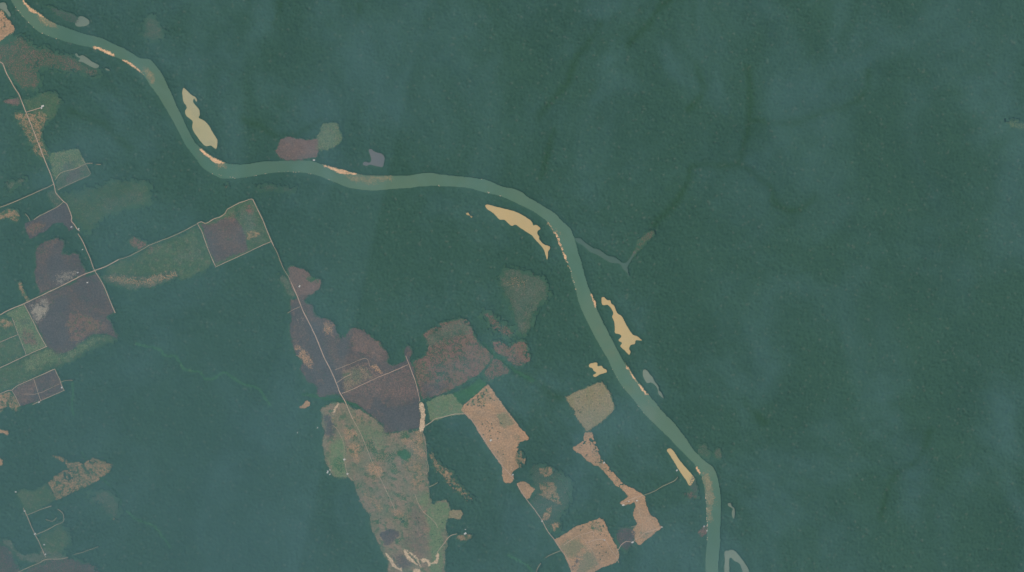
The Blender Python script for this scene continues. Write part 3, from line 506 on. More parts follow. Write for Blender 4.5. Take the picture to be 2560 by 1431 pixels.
# label, line, width (map steps), material
ROADS = [
 ('western dirt road running south to the stream', '-180,60 -60,130 0,155 8,163 15,180 24,197 35,217 47,236 55,255 62,273 66,283 75,305 85,330 95,355 104,380 115,408 125,432 133,455 136,465 140,482 150,495 160,505 167,510 174,527 180,545 178,552 187,563 193,573 199,578', 3.0, 1),
 ('western dirt road continuing south past the crossing', '195,585 205,600 212,615 218,630 225,645 230,660 237,677 250,698 262,720 275,752 288,783', 2.8, 1),
 ('short farm spur ending at the white yard', '66,281 85,275 106,269', 2.6, 1),
 ('dirt side road leaving the frame on the left', '136,461 100,477 60,495 25,510 0,519 -180,590', 2.2, 0),
 ('curved farm lane through two small fields', '138,450 150,435 165,428 190,422 215,410 232,408', 1.9, 0),
 ('short bare track east of the curved lane', '240,411 252,412', 1.8, 0),
 ('fence track round the grey-brown field', '204,393 222,425 225,437 205,447 170,463 145,475', 1.2, 0),
 ('farm track above the burnt triangle', '159,505 140,520 120,530 100,540 85,550', 2.2, 0),
 ('short spur left of the burnt triangle', '64,535 70,542 75,552', 1.6, 0),
 ('main dirt road crossing from left edge to the fenced field', '-180,870 -60,812 0,788 10,782 35,770 60,760 87,747 117,733 150,717 180,702 207,688 237,677 262,668 287,655 297,649', 3.2, 1),
 ('grassy eastern half of the crossing road', '297,649 315,644 327,639 350,627 375,613 400,603 425,594 462,577 494,559', 1.7, 0),
 ('northern boundary lane of the fenced four-sided field', '494,559 503,555 512,559 520,557 537,547 549,543 564,533 568,524 594,510 612,503 629,498 633,500', 2.3, 1),
 ('eastern boundary lane of the fenced four-sided field', '633,500 642,520 656,548 664,568 678,602 684,616', 2.6, 1),
 ('overgrown track through the forest to the red scrub', '684,616 692,630 707,668 720,690 727,705', 1.7, 0),
 ('long straight central dirt road', '727,705 732,716 744,743 759,781 777,816 792,848 809,891 827,926 844,966 849,981 862,1003 872,1026 882,1048', 3.0, 1),
 ('fading southern track of the central road', '882,1048 896,1073 912,1108 927,1148 949,1193 964,1223 982,1263 988,1278', 1.8, 0),
 ('southern boundary lane of the fenced four-sided field', '678,604 640,621 600,640 560,658 538,668', 2.0, 1),
 ('western boundary lane of the fenced four-sided field', '494,560 505,580 512,600 525,635 539,666', 2.0, 1),
 ('straight lane on the left flank of the huge burnt field', '60,760 80,798 100,838 116,867', 2.2, 1),
 ('straight lane below the mixed green field', '118,866 66,889 0,920 -180,1000', 2.2, 1),
 ('lane splitting the western green fields', '31,795 46,837 60,871 66,889', 1.8, 0),
 ('short lane reaching the left edge', '45,837 0,856 -180,935', 2.0, 1),
 ('lane along the top of the fenced brown rectangle', '-180,1065 -60,1010 0,985 22,976 30,976 42,966 85,946 137,923', 2.3, 1),
 ('lane down the right side of the brown rectangle', '137,923 150,951 156,968 160,977', 1.9, 1),
 ('lane along the bottom of the brown rectangle', '162,976 102,1002 82,1012', 1.9, 1),
 ('lane splitting the brown rectangle', '85,948 95,981 102,1002', 1.7, 0),
 ('winding path inside the brown rectangle', '62,985 85,986 105,981 125,971 147,961', 1.5, 0),
 ('lane on the left side of the brown rectangle', '30,976 40,993 51,1016', 1.9, 0),
 ('faint spur east of the brown rectangle', '152,956 165,952 182,951', 1.3, 0),
 ('southwestern farm road', '58,1270 67,1288 75,1308 87,1335 100,1360 114,1393', 2.0, 1),
 ('lane over the fenced forest block', '67,1288 100,1275 129,1265', 1.7, 0),
 ('bent lane around the fenced forest block', '89,1338 122,1323 140,1313 155,1307 160,1300 156,1282 144,1273', 1.7, 0),
 ('small hooked trail inside the fenced forest block', '115,1299 132,1303 142,1294', 1.2, 0),
 ('road along the bottom left corner', '-180,1515 20,1440 62,1423 95,1409 115,1399 150,1398 170,1394', 1.9, 0),
 ('dotted trail through the southwestern forest', '185,1387 215,1378 247,1367', 1.2, 0),
 ('short side track west of the central road', '719,783 735,774 749,767', 1.5, 0),
 ('upper farm track in the vast burnt clearing', '838,925 874,911 914,896 924,916', 1.5, 0),
 ('short farm track to a pale spot in the burnt clearing', '842,957 860,945 878,936', 1.7, 0),
 ('long farm track from the central road to the speckled clearing', '855,984 887,971 937,947 979,930 1020,912', 2.0, 1),
 ('farm track along the foot of the speckled clearing', '1014,890 1020,905 1029,928 1039,956 1045,981 1050,1004', 2.2, 1),
 ('winding pale track from the gully to the pink pasture', '1058,1068 1070,1061 1081,1053 1089,1047 1109,1043 1134,1036 1159,1035', 2.4, 1),
 ('boundary lane on the straight edge of the long pink pasture', '1219,962 1249,1003 1274,1038 1299,1071', 1.3, 0),
 ('road along the western edge of the long pink pasture', '1160,1034 1175,1045 1194,1073 1214,1105 1236,1138 1259,1168 1274,1185 1285,1199', 1.9, 1),
 ('straight southern dirt road to the bottom edge', '1293,1209 1299,1223 1316,1248 1339,1278 1354,1300 1369,1328 1386,1350 1401,1373 1419,1398 1430,1431 1450,1510', 2.3, 1),
 ('bent lane west of the fenced south field', '1401,1377 1374,1388 1364,1395', 1.4, 0),
 ('pale lane reaching the bottom edge west of the fenced field', '1352,1409 1347,1415 1341,1431 1330,1490', 1.6, 0),
 ('curved track in the fenced south field', '1409,1363 1446,1339 1466,1334 1483,1329 1483,1343', 1.7, 1),
 ('slanting track in the fenced south field', '1446,1339 1461,1350 1466,1358 1484,1383 1499,1418', 1.5, 0),
 ('track from the fenced south field to its eastern corner', '1466,1358 1489,1350 1511,1350 1524,1370 1538,1388 1547,1407', 2.0, 1),
 ('winding road from the south field to the snaking clearing', '1540,1386 1553,1363 1566,1354 1581,1355 1591,1348 1601,1343 1611,1333 1631,1327 1654,1318', 2.0, 1),
 ('track up the middle of the snaking clearing', '1586,1350 1601,1333 1606,1310 1596,1273 1586,1253 1580,1245', 1.5, 0),
 ('straight access track across the snaking clearing', '1551,1260 1581,1247 1608,1239', 2.2, 1),
 ('thin forest path from the snaking clearing to the narrow lake', '1608,1239 1636,1228 1658,1215 1686,1202 1695,1192', 1.3, 0),
 ('faint cross track in the snaking clearing', '1578,1318 1606,1310 1633,1295', 1.2, 0),
 ('western farm track in the grassland', '832,1063 844,1075 859,1108 861,1148 869,1185 884,1203', 1.5, 0),
 ('eastern farm track in the grassland', '1037,1235 1046,1259 1059,1280 1076,1295 1090,1310 1095,1320', 2.0, 0),
 ('pale track from the grassland to the reddish farmyard', '1093,1382 1101,1370 1110,1359 1120,1345 1130,1338 1142,1335', 1.9, 1),
 ('short white track east of the gully', '1056,1078 1064,1110 1067,1150 1072,1172 1070,1180 1065,1185', 1.4, 0),
 ('short path in the scrub east of the grassland', '1071,1218 1082,1214 1094,1207', 1.4, 0),
]
STREAMS = [
 ('bright green ribbon of trees along the winding western stream', '340,858 365,865 385,868 400,875 415,890 437,890 450,905 457,920 480,927 500,930 512,945 535,945 545,937 562,930 580,943 605,958 640,968 652,978 665,998 675,1012', 3.0),
 ('bright green ribbon of trees in the far southwest', '317,1278 345,1299 382,1313 405,1338 425,1368', 2.4),
 ('dark green tree line crossing the burnt clearing', '756,984 780,988 800,994 845,1001 880,1008 910,1020 925,1034 950,1042', 4.0),
 ('bright green bent ribbon of trees east of the pink pastures', '1366,1188 1385,1195 1400,1200 1415,1220 1425,1245', 2.6),
 ('bright green ribbon of trees reaching the bottom edge', '1268,1386 1300,1402 1320,1415 1331,1431 1340,1470', 2.6),
 ('green ribbon of trees below the fenced brown rectangle', '181,955 182,980 180,1010 183,1035', 2.4),
 ('dark green tree line forking between the reddish clearings', '1208,860 1232,884 1262,908 1292,930 1330,950', 4.5),
 ('green tree line beside the kite-shaped field', '205,1130 215,1150 209,1160 214,1178 230,1190 256,1196 275,1215 297,1238 302,1262', 2.6),
]
VALLEYS = ['1868,170 1878,250 1870,320 1855,380 1840,408 1770,415 1730,420 1725,450 1690,500 1660,540 1640,570', '2170,180 2160,230 2120,265 2050,285 1960,310 1880,300',
 '1845,408 1890,440 1925,470 1935,510 1970,530 2010,515 2040,490', '1385,330 1368,400 1350,450', '1670,0 1620,60 1570,110', '1500,60 1440,160 1400,230 1340,300',
 '2320,1080 2290,1150 2230,1200 2200,1290', '180,280 260,310 300,350 330,372', '700,10 690,60', '900,20 890,60', '1860,1000 1910,1060', '600,300 720,340 800,300', '1740,170 1760,230 1720,280', '1270,920 1330,950 1400,1000']
KEEP = ['993,1298 1016,1300 1021,1313 1010,1321 1001,1311', '976,1296 990,1289 987,1301 979,1303', '1014,1266 1032,1279 1030,1283 1010,1272', '994,1238 1010,1233 1026,1236 1016,1247 1003,1244',
 '988,1358 1010,1348 1011,1352 992,1361', '1012,1380 1028,1384 1038,1398 1030,1396', '1455,1362 1470,1385 1452,1408 1442,1425 1440,1412 1452,1390', '870,1196 885,1205 892,1225 868,1212', '1062,1008 1066,1010 1072,1044 1064,1050', '1222,1002 1224,1006 1219,1008',
 '1212,1000 1222,1001 1220,1010 1212,1009']

# ================================================================== GRID: what stands where
STEP = 2.2
GX0, GX1, GY0, GY1 = -250.0, 2810.0, -195.0, 1630.0
nx, ny = int((GX1 - GX0) / STEP) + 1, int((GY1 - GY0) / STEP) + 1
gx, gy = np.meshgrid(GX0 + STEP * np.arange(nx), GY0 + STEP * np.arange(ny))
rs = np.random.RandomState(3)
jx, jy = gx + rs.uniform(-.8, .8, gx.shape), gy + rs.uniform(-.8, .8, gx.shape)

def window(p, pad):
    a = max(0, int((p[:, 0].min() - pad - GX0) / STEP)); b_ = min(nx, int((p[:, 0].max() + pad - GX0) / STEP) + 2)
    c = max(0, int((p[:, 1].min() - pad - GY0) / STEP)); d = min(ny, int((p[:, 1].max() + pad - GY0) / STEP) + 2)
    return slice(c, d), slice(a, b_)

clump = fbm(gx, gy, 5.5, 21, 2) * .6 + fbm(gx, gy, 17.0, 23, 2) * .4
def tree_clumps(sl, density):
    return clump[sl] > np.interp(1 - density, np.linspace(0, 1, 201), qs)

# every crown of the canopy: nearest crown centre, its tone, size and a lot drawn once per crown
cs = 4.6                                                     # mean crown spacing, map steps
ci, cj = np.floor(gx / cs).astype(int), np.floor(gy / cs).astype(int)
rr = np.random.RandomState(17)
T = rr.rand(5, 512, 512)
best = np.full(gx.shape, 1e9)
lot = np.zeros(gx.shape); tone = np.zeros(gx.shape); size = np.zeros(gx.shape)
for a in (-1, 0, 1):
    for c_ in (-1, 0, 1):
        ii, jj = (ci + a) % 512, (cj + c_) % 512
        px = (ci + a + .1 + .8 * T[0][jj, ii]) * cs
        py = (cj + c_ + .1 + .8 * T[1][jj, ii]) * cs
        sz = .75 + .6 * T[3][jj, ii]
        dd = np.hypot(jx - px, jy - py) / sz
        up = dd < best
        best[up] = dd[up]; tone[up] = T[2][jj, ii][up]; lot[up] = T[4][jj, ii][up]; size[up] = sz[up]
clump = np.clip((clump - .25) * 2, 0, 1) * .5 + lot * .5      # trees stand in loose clumps, crown by crown
qs = np.quantile(clump.ravel()[::53], np.linspace(0, 1, 201))
forest = np.ones(gx.shape, bool)

def cover_mask(poly, warp, seed, pad=14):
    sl = window(poly, pad)
    x, y = jx[sl], jy[sl]
    wx = (fbm(x, y, 18, seed, 4) - .5) * 3 * warp + (fbm(x, y, 60, seed + 3, 1) - .5) * warp
    wy = (fbm(x, y, 18, seed + 7, 4) - .5) * 3 * warp + (fbm(x, y, 60, seed + 9, 1) - .5) * warp
    return sl, inside(poly, x + wx, y + wy)

def ground_patch(name, poly, matkey, z, parent=None, warp=3, soft=2, amt=1.0, seed=0, grow=True):
    sl, mk = cover_mask(poly, warp, seed, 8 + 6 * soft)
    cov = blur(mk, 1) if soft <= 1 else gauss(mk, (soft - .6) * 2.1 / STEP)
    if soft > 1:                       # ragged rim: tufts of forest stand in the clearing's edge
        mk = cov > .08 + .72 * lot[sl]
    if parent is None and grow:
        cov = np.clip(cov * 1.15, 0, 1) if soft > 1 else np.clip(cov * 1.3 + .35 * np.clip(cov * 8, 0, 1), 0, 1)
    cell = (cov[:-1, :-1] > .02) | (cov[1:, :-1] > .02) | (cov[:-1, 1:] > .02) | (cov[1:, 1:] > .02)
    idx = -np.ones(cov.shape, int)
    use = np.zeros(cov.shape, bool)
    use[:-1, :-1] |= cell; use[1:, :-1] |= cell; use[:-1, 1:] |= cell; use[1:, 1:] |= cell
    idx[use] = np.arange(use.sum())
    q = np.stack([idx[1:, :-1][cell], idx[1:, 1:][cell], idx[:-1, 1:][cell], idx[:-1, :-1][cell]], 1)
    X, Y = W(jx[sl][use], jy[sl][use])
    Z = np.full(X.shape, z)
    me = mesh_arrays(name, np.stack([X, Y, Z], 1), q, FIELD[matkey], {'cover': ('FLOAT', cov[use]), 'amount': ('FLOAT', np.full(X.shape, amt))})
    return link(name, me, parent), sl, mk

# ================================================================== GROUND
HALF = 60000.0
bm = bmesh.new()
xs = [-HALF, -20000, -8000, 8000, 20000, HALF]
gv = [[bm.verts.new((x, y, 0)) for x in xs] for y in xs]
for a in range(5):
    for c_ in range(5):
        bm.faces.new((gv[a][c_], gv[a][c_ + 1], gv[a + 1][c_ + 1], gv[a + 1][c_]))
me = bpy.data.meshes.new('ground'); bm.to_mesh(me); bm.free()
me.materials.append(M_FLOOR)
tag(link('ground', me), 'dark green lowland floor under the rainforest', 'ground', kind='structure')

# ================================================================== WATER
rw = rough(smooth_line(RIVER_W, 3), .9, 9, 41)
re_ = rough(smooth_line(RIVER_E, 3), .9, 9, 47)
river_poly = np.concatenate([rw, re_[::-1]])
river = tag(sheet('river', river_poly, 0.30, M_RIVER), 'wide grey-green river winding from upper left to lower right', 'river', kind='structure')
sl = window(river_poly, 4)
forest[sl] &= ~(blur(inside(river_poly, gx[sl], gy[sl]), 1) > .8)
for i, (nm, lab, pts, mt) in enumerate(LAKES):
    p = rough(smooth_line(P(pts), 2, True), .7, 6, 60 + i)
    tag(sheet(nm, p, 0.36 + .01 * i, mt), lab, nm.replace('oxbow_', ''), kind='structure')
    sl = window(p, 4)
    forest[sl] &= ~(blur(inside(p, gx[sl], gy[sl]), 1) > .42)
for i, s in enumerate(SHOALS):
    ground_patch('shoal', P(s), 'wet_sand', 0.55 + .02 * i, river, warp=3, soft=3, amt=.75, seed=300 + i)
for i, (lab, s) in enumerate(SANDBARS):
    o, sl, mk = ground_patch('sandbar', P(s), 'river_sand', 0.85 + .02 * i, None, warp=1.0, soft=1, seed=330 + i, grow=False)
    tag(o, lab, 'sandbar', kind='structure')
    forest[sl] &= ~(blur(mk, 1) > .2)
for i, (nm, lab, s, mk_, am) in enumerate(MUDS):
    o, sl, mk = ground_patch(nm, P(s), mk_, 0.62 + .03 * i, None, warp=2, soft=2, amt=am, seed=350 + i)
    tag(o, lab, 'mud flat', kind='structure')
    forest[sl] &= ~mk
# scattered sand specks on the banks are pieces of the river's shore
r2 = random.Random(5)
def bank_specks(line, a, b_, n, inward):
    L = smooth_line(P(line), 2)
    bm = bmesh.new()
    for _ in range(n):
        q = L[r2.randrange(len(L))] + np.array([r2.uniform(-1.2, 1.2), r2.uniform(-1.2, 1.2)])
        k = r2.randint(5, 7); ro = r2.uniform(.5, 1.3)
        bm.faces.new([bm.verts.new((*W(q[0] + ro * r2.uniform(.6, 1.3) * math.cos(2 * math.pi * t / k), q[1] - ro * r2.uniform(.6, 1.3) * math.sin(2 * math.pi * t / k)), 1.2)) for t in range(k)])
    me = bpy.data.meshes.new('shore_sand'); bm.to_mesh(me); bm.free()
    me.materials.append(M_SHORE)
    o = link('shore_sand', me, river); o['kind'] = 'stuff'
    return o
m, nt, b = new_mat('shore_sand_grains'); 
c = mixcol(nt, maprange(nt, pos_noise(nt, 15, 2), .3, .7), (0.6, 0.42, 0.27), (0.72, 0.5, 0.33)); nt.links.new(c, b.inputs['Base Color'])
M_SHORE = m
bank_specks('1763,1235 1766,1268 1767,1298 1768,1328 1768,1355', 0, 0, 26, 0)
bank_specks('527,434 600,446 660,436 717,430 772,434 819,449 867,468', 0, 0, 26, 0)
bank_specks('38,17 65,50 100,81 150,100', 0, 0, 14, 0)
bank_specks('1406,620 1424,670 1439,723', 0, 0, 18, 0)
bank_specks('1531,923 1563,976 1618,1043 1671,1094', 0, 0, 12, 0)
for q in ('1094,465 1099,465', '1219,481 1224,484', '1250,489 1254,491', '1201,446 1204,447'):
    bank_specks(q, 0, 0, 4, 0)

# ================================================================== FIELDS
z = 1.25
CAT = {'pasture': 'pasture', 'burnt_field': 'burnt field', 'scrub_clearing': 'scrub', 'regrowth_clearing': 'regrowth'}
for i, (nm, lab, pts, mk_, op, subs) in enumerate(FIELDS):
    op = dict(op); dens = op.pop('trees', 0.0)
    p = P(pts)
    o, sl, mk = ground_patch(nm, p, mk_, z, None, seed=400 + 13 * i, **op)
    tag(o, lab, CAT.get(nm, nm), kind='structure')
    z += .012
    gone = mk.copy()
    if dens > 0:
        gone &= ~tree_clumps(sl, dens)
    forest[sl] &= ~gone
    for k, (sn, sp_, sm, so) in enumerate(subs):
        ground_patch(sn, P(sp_), sm, z, o, seed=401 + 13 * i + 3 * k, **{**dict(warp=5, soft=4), **so})
        z += .012
CLUMPS = [('1455,1108 1478,1086 1492,1115 1505,1145 1545,1194 1575,1224 1560,1228 1520,1190 1490,1162 1462,1140', .42), ('1166,1010 1219,966 1238,998 1215,1012 1182,1012', .25), ('1284,1076 1320,1098 1296,1106 1294,1130 1290,1165 1276,1180 1280,1120', .34),
 ('1445,1319 1500,1298 1519,1330 1492,1340 1470,1330', .42), ('1585,1290 1640,1302 1650,1320 1600,1355', .10), ('0,32 20,50 36,72 10,92 -20,95', .14), ('1200,1080 1280,1080 1285,1150 1262,1165', .07), ('1294,1212 1311,1206 1334,1225 1320,1246', .10),
 ('1420,995 1500,960 1534,1018 1468,1074', .04), ('1430,1402 1452,1388 1446,1415 1438,1438', .4), ('560,535 600,525 606,560 580,560', .25), ('590,560 640,545 650,570 615,590', .4), ('1062,1095 1072,1090 1075,1215 1066,1215', .5), ('1040,1085 1062,1085 1068,1190 1046,1190', .22), ('955,1090 1030,1085 1030,1120 960,1125', .10), ('965,1270 1035,1262 1030,1330 985,1320', .16), ('885,1120 1000,1130 1000,1200 900,1190', .05)]
for s, dn in CLUMPS:
    p = P(s)
    sl, mk = cover_mask(p, 3, 91)
    forest[sl] |= mk & tree_clumps(sl, dn)
for s in KEEP:
    p = P(s)
    sl, mk = cover_mask(p, 2, 77)
    forest[sl] |= mk

# ================================================================== ROADS
z += .05
for i, (lab, s, w, main) in enumerate(ROADS):
    L = rough(smooth_line(P(s), 4), .8 if not main else .6, 12, 900 + i)
    d = np.gradient(L, axis=0)
    d /= np.hypot(d[:, 0], d[:, 1])[:, None] + 1e-9
    nrm = np.stack([-d[:, 1], d[:, 0]], 1)
    wv = w * .30 * (.72 + .56 * fbm(L[:, 0], L[:, 1], 14, 950 + i))[:, None]
    A, B = L + nrm * wv, L - nrm * wv
    V = np.concatenate([A, B]); X, Y = W(V[:, 0], V[:, 1])
    n = len(L); k = np.arange(n - 1)
    q = np.stack([k, k + 1, n + k + 1, n + k], 1)
    me = mesh_arrays('dirt_road', np.stack([X, Y, np.full(X.shape, z + .012 * i)], 1), q, M_ROAD if main else M_TRACK)
    me.flip_normals()
    nm = 'dirt_road' if main else ('path' if 'path' in lab or 'trail' in lab else 'farm_track')
    tag(link(nm, me), lab, nm.replace('_', ' '), kind='structure')
    sl = window(L, 6)
    forest[sl] &= seg_dist(L[::2] if len(L) > 8 else L, gx[sl], gy[sl]) > w * .4 + 1.1

# ================================================================== FOREST CANOPY
dome = np.clip(1 - (best / (cs * .62)) ** 2, -.6, 1)
emerg = (tone > .965)
height = 8.5 + 5.5 * dome * size + 5 * (size - 1) + 4 * emerg + 6 * (fbm(gx, gy, 120, 31, 3) - .5)
height += rs.uniform(-1.0, 1.0, gx.shape)
edge = gauss(forest, 4.0)
height *= .08 + .92 * np.clip((edge - .4) / .58, 0, 1) ** 1.3
east = inside(np.concatenate([RIVER_E, [[3000, 1640], [3000, -300], [10, -300]]]), gx, gy)
relief = 80 * (fbm(gx, gy, 200, 91, 3) - .35) * np.clip((seg_dist(RIVER_E[::3], gx, gy) - 60) / 260, 0, 1) * east * np.clip(1 - gauss(~forest, 14) * 9, 0, 1)
relief = np.clip(relief, 0, None)
height += blur(relief, 3)
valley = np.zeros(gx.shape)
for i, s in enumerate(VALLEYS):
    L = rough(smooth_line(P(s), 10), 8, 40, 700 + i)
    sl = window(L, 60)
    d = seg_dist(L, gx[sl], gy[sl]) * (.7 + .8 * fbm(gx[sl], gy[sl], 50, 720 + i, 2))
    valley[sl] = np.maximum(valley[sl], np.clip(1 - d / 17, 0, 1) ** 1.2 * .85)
toned = np.clip(.12 + tone * .55 + .45 * (fbm(gx, gy, 30, 33, 3) - .35), 0, 1)
rare = np.where(emerg, .45, 0) * np.clip((tone - .965) / .03, 0, 1)
strip_id = np.zeros(gx.shape, int)
for i, (lab, s, w) in enumerate(STREAMS):
    L = rough(smooth_line(P(s), 4), 1.5, 14, 800 + i)
    sl = window(L, 10)
    d = seg_dist(L, gx[sl], gy[sl])
    on = d < w * (.55 + .9 * fbm(gx[sl], gy[sl], 10, 820 + i, 2))
    strip_id[sl][on] = i + 1
    forest[sl] |= on
X, Y = W(jx, jy)
cell_all = forest[:-1, :-1] & forest[1:, :-1] & forest[:-1, 1:] & forest[1:, 1:]

def canopy(name, cell, mat, lab):
    use = np.zeros(gx.shape, bool)
    use[:-1, :-1] |= cell; use[1:, :-1] |= cell; use[:-1, 1:] |= cell; use[1:, 1:] |= cell
    idx = -np.ones(gx.shape, int)
    nv = use.sum()
    idx[use] = np.arange(nv)
    q = [np.stack([idx[1:, :-1][cell], idx[1:, 1:][cell], idx[:-1, 1:][cell], idx[:-1, :-1][cell]], 1)]
    V = np.stack([X[use], Y[use], height[use]], 1)
    low = V.copy(); low[:, 2] = 0.0
    # walls of trunks and leaves where the forest ends
    pad = np.pad(cell_all, 1, constant_values=True)
    up, dn, lf, rt = pad[:-2, 1:-1], pad[2:, 1:-1], pad[1:-1, :-2], pad[1:-1, 2:]
    a00, a10, a01, a11 = idx[:-1, :-1], idx[1:, :-1], idx[:-1, 1:], idx[1:, 1:]
    walls = []
    for nb, A, B in ((up, a00, a01), (dn, a11, a10), (lf, a10, a00), (rt, a01, a11)):
        e = cell & ~nb
        walls.append(np.stack([A[e], B[e]], 1))
    wl = np.concatenate(walls)
    t = np.stack([toned[use], valley[use], rare[use], np.ones(nv)], 1)
    if len(wl):
        u, inv = np.unique(wl, return_inverse=True)
        inv = inv.reshape(wl.shape)
        V = np.concatenate([V, low[u]]); t = np.concatenate([t, t[u]])
        q.append(np.stack([wl[:, 0], wl[:, 1], nv + inv[:, 1], nv + inv[:, 0]], 1))
    me = mesh_arrays(name, V, np.concatenate(q), mat, {'tone': ('FLOAT_COLOR', t)})
    return tag(link(name, me), lab, 'forest', kind='stuff')

sid = strip_id[:-1, :-1]
ec = east[:-1, :-1]
canopy('forest', cell_all & ec & (sid == 0), M_FOREST, 'unbroken rainforest canopy north and east of the river')
canopy('forest', cell_all & ~ec & (sid == 0), M_FOREST, 'rainforest canopy with clearings south and west of the river')
for i, (lab, s, w) in enumerate(STREAMS):
    c_ = cell_all & (sid == i + 1)
    if c_.any():
        canopy('streamside_forest', c_, M_STRIP2 if 'dark' in lab or 'line' in lab else M_STRIP, lab)

# ================================================================== FARM BUILDINGS
def plain(name, col, r=.6, col2=None):
    m, nt, b = new_mat(name)
    c = mixcol(nt, maprange(nt, pos_noise(nt, 3, 3), .3, .7), col, col2 or tuple(v * .8 for v in col))
    nt.links.new(c, b.inputs['Base Color']); b.inputs['Roughness'].default_value = r
    return m
M_WALL, M_WHITE, M_TIN, M_CLAY = plain('plaster_wall', (.62, .56, .46)), plain('white_roof_sheet', (.66, .60, .52), .5), plain('weathered_tin', (.55, .52, .48), .4), plain('clay_tile', (.42, .2, .12))
M_WOOD, M_GLASS = plain('door_wood', (.18, .1, .05)), plain('window_glass', (.05, .06, .07), .1)

def box_mesh(name, x0, x1, y0, y1, z0, z1, mat):
    v = [(x, y, z_) for z_ in (z0, z1) for y in (y0, y1) for x in (x0, x1)]
    f = [(0, 2, 3, 1), (4, 5, 7, 6), (0, 1, 5, 4), (2, 6, 7, 3), (0, 4, 6, 2), (1, 3, 7, 5)]
    me = bpy.data.meshes.new(name); me.from_pydata(v, [], f); me.materials.append(mat)
    return me

def house(px, py, rot, Lx, Ly, roof, lab, nm='farmhouse', cat='house'):
    o = bpy.data.objects.new(nm, None); COL.objects.link(o)
    X_, Y_ = W(px, py)
    o.location = (X_, Y_, z + 1.0); o.rotation_euler = (0, 0, math.radians(rot))
    tag(o, lab, cat, 'farm buildings in the clearings')
    Lx, Ly = Lx * .8, Ly * .8
    hx, hy, hz = Lx / 2, Ly / 2, 3.2
    rise = Ly * .22
    # walls with gables
    v = [(-hx, -hy, -6), (hx, -hy, -6), (hx, hy, -6), (-hx, hy, -6), (-hx, -hy, hz), (hx, -hy, hz), (hx, hy, hz), (-hx, hy, hz), (-hx, 0, hz + rise), (hx, 0, hz + rise)]
    f = [(0, 1, 5, 4), (2, 3, 7, 6), (1, 2, 6, 9, 5), (3, 0, 4, 8, 7)]
    me = bpy.data.meshes.new('wall'); me.from_pydata(v, [], f); me.materials.append(M_WALL)
    link('wall', me, o)
    ex, ey = hx + .7, hy + .8
    zr = hz + rise + .15; ze = hz - .25
    v = [(-ex, -ey, ze), (ex, -ey, ze), (ex, 0, zr), (-ex, 0, zr), (ex, ey, ze), (-ex, ey, ze)]
    v += [(a, b_, c_ + .18) for a, b_, c_ in v]
    f = [(0, 3, 2, 1), (3, 5, 4, 2), (6, 7, 8, 9), (9, 8, 10, 11), (0, 1, 7, 6), (4, 5, 11, 10), (1, 2, 8, 7), (2, 4, 10, 8), (0, 6, 9, 3), (3, 9, 11, 5)]
    me = bpy.data.meshes.new('roof'); me.from_pydata(v, [], f); me.materials.append(roof)
    link('roof', me, o)
    link('door', box_mesh('door', -.5, .5, -hy - .06, -hy + .02, -.2, 2.1, M_WOOD), o)
    for wx in (-hx * .6, hx * .6):
        link('window', box_mesh('window', wx - .6, wx + .6, -hy - .05, -hy + .02, .9, 2.0, M_GLASS), o)

